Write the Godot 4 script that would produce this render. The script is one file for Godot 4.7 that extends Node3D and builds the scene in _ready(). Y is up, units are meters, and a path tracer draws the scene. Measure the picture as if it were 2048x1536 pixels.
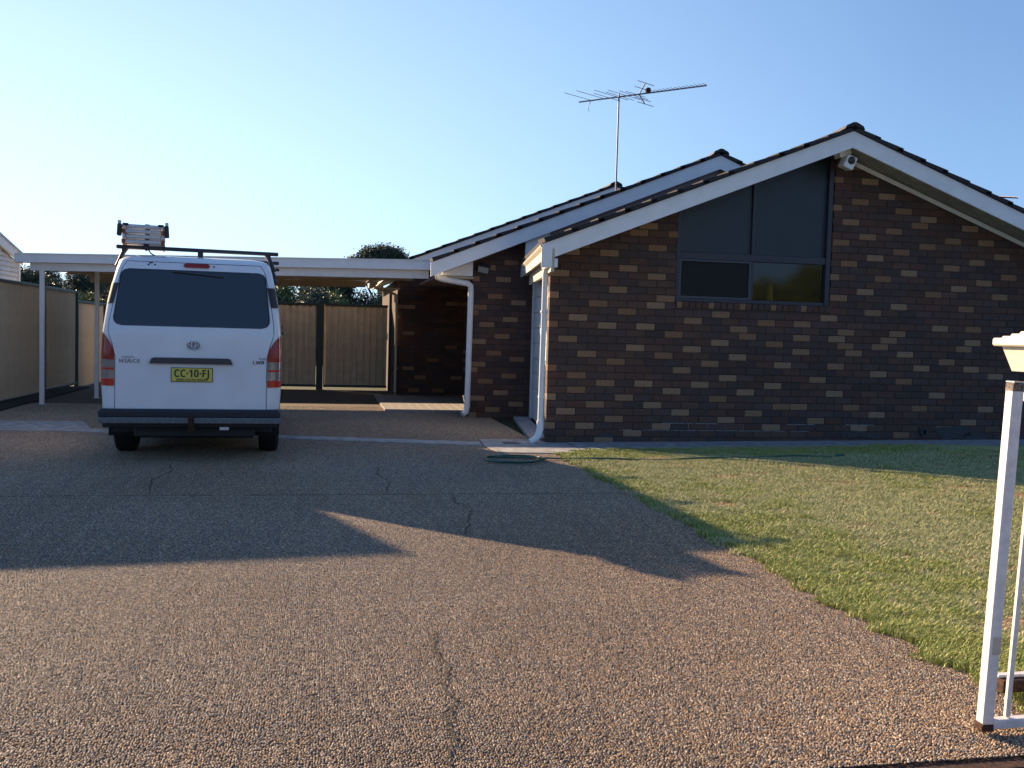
extends Node3D
# Coordinates: origin on the ground at the brick corner of the front wing; x runs along the front wall,
# z towards the street, y up. P(u, h, v) takes v as metres behind the front wall.

var M := {}
var T := {}
var taken := {}

func _ready():
	# ---- camera -------------------------------------------------------------
	var cam := Camera3D.new()
	cam.name = "camera"
	add_child(cam)
	cam.fov = 43.89
	cam.near = 0.05
	cam.far = 900.0
	cam.position = Vector3(-2.576, 1.279, 10.962)
	cam.basis = Basis(Vector3.UP, -0.194843) * Basis(Vector3.RIGHT, -0.052305) * Basis(Vector3.BACK, 0.027592)
	cam.current = true
	# ---- sun ----------------------------------------------------------------
	var sun_to := Vector3(-0.62 * 0.940, 0.342, -0.785 * 0.940).normalized()
	var sun := DirectionalLight3D.new()
	sun.name = "sun"
	add_child(sun)
	sun.look_at_from_position(sun_to * 50.0, Vector3.ZERO, Vector3.UP)
	sun.light_energy = 1.6
	sun.light_color = Color(1.0, 0.87, 0.72)
	sun.light_angular_distance = 0.55
	sun.shadow_enabled = true
	# ---- sky ----------------------------------------------------------------
	var we := WorldEnvironment.new()
	we.name = "world_environment"
	add_child(we)
	var env := Environment.new()
	we.environment = env
	env.background_mode = Environment.BG_SKY
	env.tonemap_mode = Environment.TONE_MAPPER_LINEAR
	env.tonemap_exposure = 2.7
	env.sdfgi_enabled = true
	env.ssao_enabled = true
	env.ssil_enabled = true
	var psm := PanoramaSkyMaterial.new()
	psm.panorama = sky_image(sun_to)
	var sky := Sky.new()
	sky.sky_material = psm
	env.sky = sky
	# ---- the place ----------------------------------------------------------
	make_materials()
	make_ground()
	make_house()
	make_carport()
	make_neighbour()
	make_fences()
	make_trees()
	make_van()
	make_ladder()
	make_fixtures()
	make_front_gate()
	make_lawn_grass()

func sky_image(sun_to: Vector3) -> ImageTexture:
	var w := 512
	var h := 256
	var img := Image.create(w, h, false, Image.FORMAT_RGBF)
	for j in h:
		var el: float = (0.5 - (j + 0.5) / h) * 180.0
		for i in w:
			var ar: float = TAU * ((i + 0.5) / w - 0.25)
			var ce := cos(deg_to_rad(el))
			var d := Vector3(cos(ar) * ce, sin(deg_to_rad(el)), sin(ar) * ce)
			var th: float = rad_to_deg(acos(clamp(d.dot(sun_to), -1.0, 1.0)))
			var e: float = max(el, 0.0)
			if e > 18.0:
				e = 18.0 + 22.0 * (1.0 - exp(-(e - 18.0) / 22.0))
			if th > 67.0:
				th = 67.0 + 6.0 * (1.0 - exp(-(th - 67.0) / 6.0))
			var c := Color(1.38 * exp(-0.039 * e - 0.00023 * th * th), 1.74 * exp(-0.033 * e - 0.000175 * th * th), 1.90 * exp(-0.021 * e - 0.000112 * th * th)) * (1.0 / 2.7)
			if el < 0.0:
				var k: float = clamp(-el / 6.0, 0.0, 1.0)
				c = c.lerp(Color(0.08, 0.07, 0.055), k)
			img.set_pixel(i, j, c)
	return ImageTexture.create_from_image(img)

# ============================================================ helpers
func P(u, h, v) -> Vector3:
	return Vector3(u, h, -v)

func st_new() -> SurfaceTool:
	var s := SurfaceTool.new()
	s.begin(Mesh.PRIMITIVE_TRIANGLES)
	return s

func face(s: SurfaceTool, pts: Array, out: Vector3):
	var n: Vector3 = (pts[1] - pts[0]).cross(pts[2] - pts[0])
	if n.length() < 1e-12:
		n = (pts[2] - pts[0]).cross(pts[3] - pts[0]) if pts.size() > 3 else out
	n = n.normalized()
	var p := pts
	if n.dot(out) > 0.0:
		p = pts.duplicate()
		p.reverse()
	else:
		n = -n
	for i in range(1, p.size() - 1):
		s.set_normal(n)
		s.add_vertex(p[0])
		s.set_normal(n)
		s.add_vertex(p[i])
		s.set_normal(n)
		s.add_vertex(p[i + 1])

func box(s: SurfaceTool, c: Vector3, size: Vector3, b := Basis(), ch := 0.0):
	var e := size * 0.5
	if ch <= 0.0:
		for ax in 3:
			for sg in [-1.0, 1.0]:
				var n := Vector3.ZERO
				n[ax] = sg
				var a1 := (ax + 1) % 3
				var a2 := (ax + 2) % 3
				var q := []
				for k in [[-1, -1], [1, -1], [1, 1], [-1, 1]]:
					var p := Vector3.ZERO
					p[ax] = sg * e[ax]
					p[a1] = k[0] * e[a1]
					p[a2] = k[1] * e[a2]
					q.append(c + b * p)
				face(s, q, b * n)
		return
	var m: float = min(ch, min(e.x, min(e.y, e.z)) * 0.9)
	var i := e - Vector3(m, m, m)
	for ax in 3:
		var a1 := (ax + 1) % 3
		var a2 := (ax + 2) % 3
		for sg in [-1.0, 1.0]:
			var n := Vector3.ZERO
			n[ax] = sg
			var q := []
			for k in [[-1, -1], [1, -1], [1, 1], [-1, 1]]:
				var p := Vector3.ZERO
				p[ax] = sg * e[ax]
				p[a1] = k[0] * i[a1]
				p[a2] = k[1] * i[a2]
				q.append(c + b * p)
			face(s, q, b * n)
		for s1 in [-1.0, 1.0]:
			for s2 in [-1.0, 1.0]:
				var q2 := []
				for k in [[0, -1], [0, 1], [1, 1], [1, -1]]:
					var p := Vector3.ZERO
					p[ax] = k[1] * i[ax]
					if k[0] == 0:
						p[a1] = s1 * e[a1]
						p[a2] = s2 * i[a2]
					else:
						p[a1] = s1 * i[a1]
						p[a2] = s2 * e[a2]
					q2.append(c + b * p)
				var o := Vector3.ZERO
				o[a1] = s1
				o[a2] = s2
				face(s, q2, b * o)
	for sx in [-1.0, 1.0]:
		for sy in [-1.0, 1.0]:
			for sz in [-1.0, 1.0]:
				face(s, [c + b * Vector3(sx * e.x, sy * i.y, sz * i.z), c + b * Vector3(sx * i.x, sy * e.y, sz * i.z), c + b * Vector3(sx * i.x, sy * i.y, sz * e.z)], b * Vector3(sx, sy, sz))

# polygon given as (u, h) points, from depth v0 (street side) to v1
func prism(s: SurfaceTool, poly: Array, v0: float, v1: float, d0 := 0.0, d1 := 0.0):
	# d0 and d1 shift the two ends along u, for runs that are not square to the front
	var pv := PackedVector2Array(poly)
	var idx := Geometry2D.triangulate_polygon(pv)
	for k in range(0, idx.size(), 3):
		var f := []
		var g := []
		for q in 3:
			var c := pv[idx[k + q]]
			f.append(P(c.x + d0, c.y, v0))
			g.append(P(c.x + d1, c.y, v1))
		face(s, f, Vector3.BACK)
		face(s, g, Vector3.FORWARD)
	for i in pv.size():
		var a := pv[i]
		var b := pv[(i + 1) % pv.size()]
		var d := (b - a)
		var o := Vector2(d.y, -d.x)
		var mid := (a + b) * 0.5 + o.normalized() * 0.001
		if Geometry2D.is_point_in_polygon(mid, pv):
			o = -o
		face(s, [P(a.x + d0, a.y, v0), P(b.x + d0, b.y, v0), P(b.x + d1, b.y, v1), P(a.x + d1, a.y, v1)], Vector3(o.x, o.y, 0))

func tube(s: SurfaceTool, pts: Array, r, n := 8, caps := true):
	var rings := []
	var up := Vector3.UP
	for i in pts.size():
		var t: Vector3
		if i == 0:
			t = pts[1] - pts[0]
		elif i == pts.size() - 1:
			t = pts[i] - pts[i - 1]
		else:
			t = (pts[i + 1] - pts[i]).normalized() + (pts[i] - pts[i - 1]).normalized()
		t = t.normalized()
		if i == 0:
			if abs(t.dot(up)) > 0.9:
				up = Vector3.RIGHT
		var x := up.cross(t).normalized()
		var y := t.cross(x).normalized()
		up = y
		var rr: float = r[i] if r is Array else r
		var ring := []
		for k in n:
			var a := TAU * k / n
			var d := x * cos(a) + y * sin(a)
			ring.append([pts[i] + d * rr, d])
		rings.append(ring)
	for i in rings.size() - 1:
		for k in n:
			var a = rings[i][k]
			var b = rings[i][(k + 1) % n]
			var c = rings[i + 1][(k + 1) % n]
			var d = rings[i + 1][k]
			for v in [a, c, b, a, d, c]:
				s.set_normal(v[1])
				s.add_vertex(v[0])
	if caps:
		var q0 := []
		var q1 := []
		for k in n:
			q0.append(rings[0][k][0])
			q1.append(rings[-1][k][0])
		face(s, q0, pts[0] - pts[1])
		face(s, q1, pts[-1] - pts[-2])

# profile of [radius, along] turned about an axis through c
func lathe(s: SurfaceTool, c: Vector3, axis: Vector3, prof: Array, n := 24):
	axis = axis.normalized()
	var x := (Vector3.UP if abs(axis.y) < 0.9 else Vector3.RIGHT).cross(axis).normalized()
	var y := axis.cross(x)
	for i in prof.size() - 1:
		var dr: float = prof[i + 1][0] - prof[i][0]
		var da: float = prof[i + 1][1] - prof[i][1]
		for k in n:
			var a0 := TAU * k / n
			var a1 := TAU * (k + 1) / n
			var d0 := x * cos(a0) + y * sin(a0)
			var d1 := x * cos(a1) + y * sin(a1)
			var q := [c + d0 * prof[i][0] + axis * prof[i][1], c + d1 * prof[i][0] + axis * prof[i][1], c + d1 * prof[i + 1][0] + axis * prof[i + 1][1], c + d0 * prof[i + 1][0] + axis * prof[i + 1][1]]
			var dm := (d0 + d1).normalized()
			var out := dm * da - axis * dr
			if prof[i][0] < 1e-6:
				face(s, [q[0], q[2], q[3]], out)
			elif prof[i + 1][0] < 1e-6:
				face(s, [q[0], q[1], q[2]], out)
			else:
				face(s, q, out)

func mk(s: SurfaceTool, called: String, m: Material, parent: Node = self) -> MeshInstance3D:
	var o := MeshInstance3D.new()
	o.mesh = s.commit()
	o.material_override = m
	put(o, called, parent)
	return o

func put(o: Node3D, called: String, parent: Node):
	if parent == self:
		var n := called
		if taken.has(called):
			n = "%s_%03d" % [called, taken[called]]
			taken[called] += 1
		else:
			taken[called] = 1
		o.name = n
		add_child(o)
	else:
		o.name = called
		parent.add_child(o, true)

func thing(called: String, label: String, category: String, at := Vector3.ZERO, turn := 0.0, group := "") -> Node3D:
	var o := Node3D.new()
	put(o, called, self)
	o.position = at
	o.rotation.y = turn
	tag(o, label, category, group)
	return o

func tag(o: Node, label: String, category: String, group := ""):
	o.set_meta("label", label)
	o.set_meta("category", category)
	if group != "":
		o.set_meta("group", group)

func structure(o: Node, label := "", category := ""):
	o.set_meta("kind", "structure")
	if label != "":
		o.set_meta("label", label)
	if category != "":
		o.set_meta("category", category)

# ============================================================ materials
func grey_tex(seed_: int, freq: float, lo: float, hi: float, type := FastNoiseLite.TYPE_SIMPLEX_SMOOTH, octaves := 4, size := 512, power := 1.0) -> ImageTexture:
	var n := FastNoiseLite.new()
	n.seed = seed_
	n.noise_type = type
	n.frequency = freq
	n.fractal_octaves = octaves
	var src := n.get_seamless_image(size, size)
	src.convert(Image.FORMAT_L8)
	var b := src.get_data()
	var lut := PackedByteArray()
	lut.resize(256)
	for i in 256:
		lut[i] = int(clamp((lo + (hi - lo) * pow(i / 255.0, power)) * 255.0, 0, 255))
	for i in b.size():
		b[i] = lut[b[i]]
	return ImageTexture.create_from_image(Image.create_from_data(size, size, false, Image.FORMAT_L8, b))

func normal_tex(seed_: int, freq: float, strength: float, size := 512, octaves := 4) -> ImageTexture:
	var n := FastNoiseLite.new()
	n.seed = seed_
	n.noise_type = FastNoiseLite.TYPE_SIMPLEX_SMOOTH
	n.frequency = freq
	n.fractal_octaves = octaves
	var src := n.get_seamless_image(size, size)
	src.convert(Image.FORMAT_RGBA8)
	src.bump_map_to_normal_map(strength)
	return ImageTexture.create_from_image(src)

func mat(lin: Color, rough := 0.6, tex = null, scale := 1.0, ntex = null, nscale := 1.0) -> StandardMaterial3D:
	var m := StandardMaterial3D.new()
	m.albedo_color = lin.linear_to_srgb()
	m.roughness = rough
	if tex:
		m.albedo_texture = tex
	if ntex:
		m.normal_enabled = true
		m.normal_texture = ntex
		m.normal_scale = nscale
	if tex or ntex:
		m.uv1_triplanar = true
		m.uv1_world_triplanar = true
		m.uv1_scale = Vector3(scale, scale, scale)
	return m

func vcol(m: StandardMaterial3D) -> StandardMaterial3D:
	m.vertex_color_use_as_albedo = true
	m.albedo_color = Color(1, 1, 1)
	return m

func make_materials():
	T.speck = grey_tex(3, 0.09, 0.62, 1.0, FastNoiseLite.TYPE_SIMPLEX_SMOOTH, 3)
	T.blotch = grey_tex(5, 0.012, 0.72, 1.0, FastNoiseLite.TYPE_SIMPLEX_SMOOTH, 5)
	T.soft = grey_tex(8, 0.010, 0.88, 1.0, FastNoiseLite.TYPE_SIMPLEX_SMOOTH, 5)
	T.face = grey_tex(17, 0.055, 0.30, 1.0, FastNoiseLite.TYPE_SIMPLEX_SMOOTH, 5, 512, 0.6)
	T.paint = grey_tex(14, 0.008, 0.955, 1.0, FastNoiseLite.TYPE_SIMPLEX_SMOOTH, 4)
	T.dirt = grey_tex(11, 0.02, 0.35, 1.0, FastNoiseLite.TYPE_SIMPLEX_SMOOTH, 5)
	T.nfine = normal_tex(21, 0.12, 6.0)
	T.nmid = normal_tex(22, 0.03, 8.0)
	T.ripple = normal_tex(23, 0.035, 10.0, 512, 2)
	M.brick = vcol(mat(Color(1, 1, 1), 0.85, T.face, 3.0, T.nfine, 0.8))
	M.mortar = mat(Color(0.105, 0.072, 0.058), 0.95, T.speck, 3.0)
	M.lime = mat(Color(0.62, 0.63, 0.64), 0.95, T.dirt, 6.0)
	M.smear = mat(Color(0.17, 0.165, 0.16), 0.95, T.dirt, 5.0, T.nfine, 1.0)
	M.white = mat(Color(0.88, 0.88, 0.87), 0.45, T.paint, 0.8)
	M.white2 = mat(Color(0.84, 0.85, 0.84), 0.35, T.paint, 1.3)
	M.cream = mat(Color(0.62, 0.56, 0.43), 0.5, T.soft, 0.9)
	M.soffit = mat(Color(0.55, 0.55, 0.50), 0.7, T.blotch, 0.8)
	M.ceiling = mat(Color(0.50, 0.42, 0.28), 0.6, T.soft, 0.8)
	M.infill = mat(Color(0.30, 0.235, 0.225), 0.7, T.soft, 1.5)
	M.tile = mat(Color(0.050, 0.042, 0.044), 0.75, T.speck, 2.5, T.nfine, 0.7)
	M.frame = mat(Color(0.035, 0.033, 0.045), 0.4)
	M.screen_frame = mat(Color(0.06, 0.066, 0.085), 0.4)
	M.dark = mat(Color(0.015, 0.015, 0.016), 0.6)
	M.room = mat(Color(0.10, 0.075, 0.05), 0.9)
	M.flyscreen = mat(Color(0.016, 0.017, 0.018), 0.9)
	M.yellow = mat(Color(0.55, 0.36, 0.02), 0.6)
	M.glass = glass(Color(0.020, 0.018, 0.014), 0.35, null)
	M.obscure = glass(Color(0.010, 0.022, 0.034), 0.80, T.ripple)
	M.concrete = mat(Color(0.40, 0.40, 0.39), 0.9, T.blotch, 0.9, T.nfine, 0.4)
	M.cement = mat(Color(0.135, 0.098, 0.066), 0.95, T.speck, 4.0)
	M.pebble = vcol(mat(Color(1, 1, 1), 0.55))
	M.pebble.metallic_specular = 0.32
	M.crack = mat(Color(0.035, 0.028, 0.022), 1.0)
	M.paver = mat(Color(0.37, 0.345, 0.31), 0.85, T.blotch, 2.0)
	M.soil = mat(Color(0.045, 0.034, 0.024), 1.0, T.dirt, 1.5, T.nmid, 1.0)
	M.turf = mat(Color(0.085, 0.085, 0.032), 1.0, T.dirt, 1.2, T.nmid, 1.0)
	M.yard = mat(Color(0.10, 0.12, 0.035), 1.0, T.dirt, 0.8, T.nmid, 1.0)
	M.grass = vcol(mat(Color(1, 1, 1), 0.55))
	M.grass.backlight = Color(0.7, 0.7, 0.35)
	M.steel = mat(Color(0.45, 0.46, 0.47), 0.38, T.soft, 3.0)
	M.steel.metallic = 0.75
	M.galv = mat(Color(0.20, 0.205, 0.21), 0.5, T.blotch, 4.0)
	M.alu = mat(Color(0.62, 0.62, 0.62), 0.35, T.soft, 5.0)
	M.alu.metallic = 0.6
	M.rust = mat(Color(0.11, 0.045, 0.022), 0.9, T.dirt, 4.0, T.nfine, 0.6)
	M.worn = mat(Color(0.30, 0.24, 0.20), 0.8, T.dirt, 6.0)
	M.gate_white = mat(Color(0.74, 0.70, 0.68), 0.5, T.soft, 4.0, T.nfine, 0.25)
	M.dark_green = mat(Color(0.010, 0.028, 0.030), 0.4)
	M.fence_tan = mat(Color(0.68, 0.58, 0.41), 0.45, T.soft, 0.7)
	M.van = mat(Color(0.82, 0.83, 0.84), 0.32, T.paint, 0.5)
	M.van.clearcoat_enabled = true
	M.van.clearcoat = 0.5
	M.van.clearcoat_roughness = 0.08
	M.van_glass = mat(Color(0.010, 0.011, 0.014), 0.06)
	M.van_glass.metallic_specular = 0.75
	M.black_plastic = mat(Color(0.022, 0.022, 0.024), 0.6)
	M.grey_plastic = mat(Color(0.055, 0.05, 0.055), 0.55)
	M.rubber = mat(Color(0.018, 0.018, 0.018), 0.85, T.speck, 4.0)
	M.red_lens = mat(Color(0.30, 0.020, 0.014), 0.15)
	M.red_bright = mat(Color(0.55, 0.02, 0.012), 0.15)
	M.clear_lens = mat(Color(0.27, 0.26, 0.29), 0.12)
	M.clear_lens.metallic = 0.5
	M.chrome = mat(Color(0.75, 0.76, 0.78), 0.12)
	M.chrome.metallic = 1.0
	M.badge_grey = mat(Color(0.22, 0.23, 0.25), 0.35)
	M.badge_dark = mat(Color(0.04, 0.045, 0.06), 0.4)
	M.plate = mat(Color(0.72, 0.60, 0.10), 0.45)
	M.plate_ink = mat(Color(0.02, 0.025, 0.02), 0.5)
	M.rack = mat(Color(0.020, 0.024, 0.034), 0.45)
	M.strap = mat(Color(0.010, 0.020, 0.09), 0.8)
	M.orange = mat(Color(0.30, 0.075, 0.03), 0.6)
	M.antenna = mat(Color(0.16, 0.16, 0.19), 0.45)
	M.antenna.metallic = 0.5
	M.hose = mat(Color(0.012, 0.085, 0.060), 0.35)
	M.leaf = vcol(mat(Color(1, 1, 1), 0.6))
	M.leaf.backlight = Color(0.7, 0.75, 0.35)
	M.bark = mat(Color(0.10, 0.08, 0.06), 0.95, T.speck, 2.0)
	M.clad = mat(Color(0.68, 0.70, 0.68), 0.5, T.soft, 0.8)
	M.lamp_glass = mat(Color(0.35, 0.38, 0.36), 0.15)
	M.lens_dark = mat(Color(0.03, 0.03, 0.035), 0.08)
	M.mail = mat(Color(0.80, 0.73, 0.58), 0.55, T.soft, 6.0)

func glass(lin: Color, alpha: float, ripple) -> StandardMaterial3D:
	var m := StandardMaterial3D.new()
	var c := lin.linear_to_srgb()
	c.a = alpha
	m.albedo_color = c
	m.transparency = BaseMaterial3D.TRANSPARENCY_ALPHA
	m.roughness = 0.04
	m.metallic_specular = 0.45
	if ripple:
		m.normal_enabled = true
		m.normal_texture = ripple
		m.normal_scale = 0.5
		m.metallic_specular = 0.52
		m.roughness = 0.12
		m.uv1_triplanar = true
		m.uv1_world_triplanar = true
		m.uv1_scale = Vector3(4, 4, 4)
	return m

# ============================================================ ground
func lawn_h(u: float, v: float) -> float:
	# a gentle mound, highest some way out from the path
	var k: float = clamp((v + 8.5) / 5.5, 0.0, 1.0)
	k = k * k * (3.0 - 2.0 * k)
	var m: float = lerp(0.22, 1.0, clamp((-v - 0.6) / 1.7, 0.0, 1.0))
	return 0.010 + 0.041 * clamp(u, 0.0, 4.5) * (0.35 + 0.65 * k) * m + 0.008 * sin(u * 2.1 + v * 1.3) * clamp(u, 0, 1)

func path_h(u: float) -> float:
	return 0.008 + 0.0115 * max(u, 0.0)

func sheet(s: SurfaceTool, pts: Array, y: float):
	# flat slab piece from (u, v) outline, top at y, 0.1 thick
	var pv := PackedVector2Array(pts)
	var idx := Geometry2D.triangulate_polygon(pv)
	for k in range(0, idx.size(), 3):
		face(s, [P(pv[idx[k]].x, y, pv[idx[k]].y), P(pv[idx[k + 1]].x, y, pv[idx[k + 1]].y), P(pv[idx[k + 2]].x, y, pv[idx[k + 2]].y)], Vector3.UP)
	var c := Vector2.ZERO
	for p in pv:
		c += p / pv.size()
	for i in pv.size():
		var a := pv[i]
		var b := pv[(i + 1) % pv.size()]
		var m := (a + b) * 0.5 - c
		face(s, [P(a.x, y, a.y), P(b.x, y, b.y), P(b.x, y - 0.1, b.y), P(a.x, y - 0.1, a.y)], Vector3(m.x, 0, -m.y))

func pebble_patch(seed_: int, size: float) -> ArrayMesh:
	var rng := RandomNumberGenerator.new()
	rng.seed = seed_
	var s := st_new()
	var n := int(round(size / 0.0086))
	var step := size / n
	var tones := [Color(0.285, 0.195, 0.117), Color(0.209, 0.142, 0.089), Color(0.342, 0.257, 0.166), Color(0.142, 0.110, 0.089), Color(0.267, 0.163, 0.080), Color(0.171, 0.163, 0.153), Color(0.427, 0.347, 0.246), Color(0.105, 0.090, 0.080), Color(0.295, 0.215, 0.141), Color(0.237, 0.173, 0.117)]
	for i in n:
		for j in n:
			if rng.randf() < 0.06:
				continue
			var c := Vector3((i + 0.5 + rng.randf_range(-0.38, 0.38)) * step - size * 0.5, 0, (j + 0.5 + rng.randf_range(-0.38, 0.38)) * step - size * 0.5)
			var rx := rng.randf_range(0.0038, 0.0060)
			var rz := rx * rng.randf_range(0.6, 0.95)
			var ry := rng.randf_range(0.0026, 0.0046)
			var a0 := rng.randf() * TAU
			var bs := Basis(Vector3.UP, a0) * Basis(Vector3.RIGHT, rng.randf_range(-0.25, 0.25))
			var col: Color = tones[rng.randi() % tones.size()]
			col = col * rng.randf_range(0.85, 1.42)
			col.a = 1.0
			s.set_color(col)
			var rings := []
			for lat in [0.9, 0.35, -0.25]:
				var ring := []
				for k in 7:
					var a: float = TAU * (k + 0.5 * lat) / 7.0
					var d := Vector3(cos(a) * cos(lat), sin(lat), sin(a) * cos(lat))
					var p := bs * Vector3(d.x * rx, d.y * ry, d.z * rz) + c
					var nn := (bs * Vector3(d.x / rx, d.y / ry, d.z / rz)).normalized()
					ring.append([p, nn])
				rings.append(ring)
			var top := [c + bs * Vector3(0, ry, 0), bs * Vector3.UP]
			for k in 7:
				var k2 := (k + 1) % 7
				for v in [top, rings[0][k], rings[0][k2]]:
					s.set_normal(v[1])
					s.add_vertex(v[0])
				for q in 2:
					for v in [rings[q][k], rings[q + 1][k], rings[q + 1][k2], rings[q][k], rings[q + 1][k2], rings[q][k2]]:
						s.set_normal(v[1])
						s.add_vertex(v[0])
	return s.commit()

func in_drive(u: float, v: float) -> bool:
	# v of the far edge of the front concrete strip
	var f: float = 0.95 + (u + 5.6) / 4.8 * (-1.13)
	if v < -3.5 and v > -3.5 - 0.0:
		return false
	if v <= 0.35 and v + 0.05 > f - 0.32 and v - 0.05 < f + 0.05:
		return true
	return true

func make_ground():
	var s := st_new()
	var st2 := 30
	for i in st2:
		for j in st2:
			var f = func(k): return (k / float(st2) - 0.5) * 700.0
			face(s, [Vector3(f.call(i), -0.06, f.call(j)), Vector3(f.call(i + 1), -0.06, f.call(j)), Vector3(f.call(i + 1), -0.06, f.call(j + 1)), Vector3(f.call(i), -0.06, f.call(j + 1))], Vector3.UP)
	structure(mk(s, "ground", M.yard), "grassy ground of the yards all around", "ground")
	# driveway: two slabs with a joint between, aggregate on top
	var drive := Node3D.new()
	put(drive, "driveway", self)
	structure(drive, "brown exposed aggregate driveway leading from the gate to the van", "driveway")
	var bays := [[-7.4, -8.36, -0.08, -3.513], [-7.4, -3.487, -0.08, 9.55]]
	for b in bays:
		s = st_new()
		sheet(s, [Vector2(b[0], b[1]), Vector2(b[2], b[1]), Vector2(b[2], b[3]), Vector2(b[0], b[3])], -0.004)
		mk(s, "slab", M.cement, drive)
	s = st_new()
	sheet(s, [Vector2(-7.4, -3.513), Vector2(-0.08, -3.513), Vector2(-0.08, -3.487), Vector2(-7.4, -3.487)], -0.012)
	mk(s, "expansion_joint", M.crack, drive)
	var size := 0.305
	var var_n := 4
	var lists := []
	for k in var_n:
		lists.append([])
	var rng := RandomNumberGenerator.new()
	rng.seed = 77
	var nu := 24
	for b in [[-7.4, -8.36, 16], [-7.4, -3.487, 28]]:
		for i in nu:
			for j in int(b[2]):
				var u: float = b[0] + (i + 0.5) * size
				var v: float = b[1] + (j + 0.5) * size
				if b[1] < -5.0:
					v = -3.513 - (j + 0.5) * size
				var f: float = 0.95 + (u + 5.6) / 4.8 * (-1.13)
				lists[rng.randi() % var_n].append(Transform3D(Basis(Vector3.UP, (rng.randi() % 4) * PI / 2), P(u, -0.003, v)))
	var tone := FastNoiseLite.new()
	tone.seed = 61
	tone.frequency = 0.35
	for k in var_n:
		var mm := MultiMesh.new()
		mm.transform_format = MultiMesh.TRANSFORM_3D
		mm.use_colors = true
		mm.mesh = pebble_patch(100 + k, size)
		mm.instance_count = lists[k].size()
		for i in lists[k].size():
			mm.set_instance_transform(i, lists[k][i])
			var pp: Vector3 = lists[k][i].origin
			var q := 1.0 + 0.26 * tone.get_noise_2d(pp.x, pp.z)
			var w := 0.10 * tone.get_noise_2d(pp.x * 0.6 + 90.0, pp.z * 0.6)
			mm.set_instance_color(i, Color(q * (1.0 + w), q, q * (1.0 - w)))
		var mi := MultiMeshInstance3D.new()
		mi.multimesh = mm
		mi.material_override = M.pebble
		put(mi, "aggregate", drive)
		mi.set_meta("kind", "stuff")
	# cracks: flat dark strips over the pebbles, standing in for shade in the gaps
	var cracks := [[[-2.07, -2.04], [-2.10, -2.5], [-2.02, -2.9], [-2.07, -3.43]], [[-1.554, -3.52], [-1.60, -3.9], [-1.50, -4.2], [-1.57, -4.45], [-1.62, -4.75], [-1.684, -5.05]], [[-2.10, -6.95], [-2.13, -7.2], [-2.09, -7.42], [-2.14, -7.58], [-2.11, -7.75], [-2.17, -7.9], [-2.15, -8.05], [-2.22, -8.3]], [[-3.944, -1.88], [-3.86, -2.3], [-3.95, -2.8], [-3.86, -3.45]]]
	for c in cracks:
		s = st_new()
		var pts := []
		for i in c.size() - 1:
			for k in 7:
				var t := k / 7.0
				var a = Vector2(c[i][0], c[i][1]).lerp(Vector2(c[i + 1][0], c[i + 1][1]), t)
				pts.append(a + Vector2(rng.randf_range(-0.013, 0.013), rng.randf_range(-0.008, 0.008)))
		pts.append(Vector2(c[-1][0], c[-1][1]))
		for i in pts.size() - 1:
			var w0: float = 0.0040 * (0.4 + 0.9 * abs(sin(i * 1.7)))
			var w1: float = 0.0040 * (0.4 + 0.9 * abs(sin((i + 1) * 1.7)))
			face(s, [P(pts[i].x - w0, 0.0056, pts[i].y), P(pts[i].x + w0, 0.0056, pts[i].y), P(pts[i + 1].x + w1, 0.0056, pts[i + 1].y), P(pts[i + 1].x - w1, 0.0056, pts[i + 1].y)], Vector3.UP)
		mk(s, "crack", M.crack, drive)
	# concrete strip across the driveway and the pad at the downpipe
	s = st_new()
	sheet(s, [Vector2(-7.45, 1.02), Vector2(-5.56, 0.90), Vector2(-0.80, -0.32), Vector2(-0.78, 0.04), Vector2(-5.30, 1.16), Vector2(-5.62, 2.1), Vector2(-7.45, 2.1)], 0.008)
	structure(mk(s, "concrete_strip", M.concrete), "pale concrete strip crossing the driveway under the van", "concrete strip")
	s = st_new()
	sheet(s, [Vector2(-0.79, -0.36), Vector2(-0.70, -0.95), Vector2(0.0, -1.02), Vector2(0.25, -0.84), Vector2(0.25, -0.02), Vector2(0.02, -0.02), Vector2(-0.03, 0.30), Vector2(-0.74, 0.28), Vector2(-0.775, -0.3)], 0.010)
	var pad := mk(s, "drain_pad", M.concrete)
	structure(pad, "pale concrete pad at the foot of the corner downpipe", "concrete pad")
	var grate := Node3D.new()
	put(grate, "drain_grate", pad)
	s = st_new()
	sheet(s, [Vector2(-0.52, -0.20), Vector2(-0.33, -0.20), Vector2(-0.33, 0.0), Vector2(-0.52, 0.0)], 0.0125)
	mk(s, "drain_opening", M.dark, grate)
	for i in 9:
		s = st_new()
		box(s, P(-0.51 + i * 0.0212, 0.016, -0.10), Vector3(0.008, 0.006, 0.20))
		mk(s, "grate_bar", M.steel, grate)
	# path along the front wall
	s = st_new()
	var us := [0.26, 1.0, 2.0, 3.0, 4.0, 5.0, 6.0, 7.0, 8.0]
	for i in us.size() - 1:
		var a: float = us[i]
		var b: float = us[i + 1]
		var wa: float = -0.84 + 0.30 * clamp(a / 3.5, 0, 1)
		var wb: float = -0.84 + 0.30 * clamp(b / 3.5, 0, 1)
		face(s, [P(a, path_h(a), wa), P(b, path_h(b), wb), P(b, path_h(b), -0.006), P(a, path_h(a), -0.006)], Vector3.UP)
		face(s, [P(a, path_h(a), wa), P(b, path_h(b), wb), P(b, -0.1, wb), P(a, -0.1, wa)], Vector3.BACK)
	structure(mk(s, "footpath", M.concrete), "narrow pale concrete path along the foot of the brick wall", "path")
	# lawn bed
	var lawn := Node3D.new()
	put(lawn, "lawn", self)
	structure(lawn, "sunlit lawn of mixed green and dry grass before the brick wall", "lawn")
	s = st_new()
	var gx := 34
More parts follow.
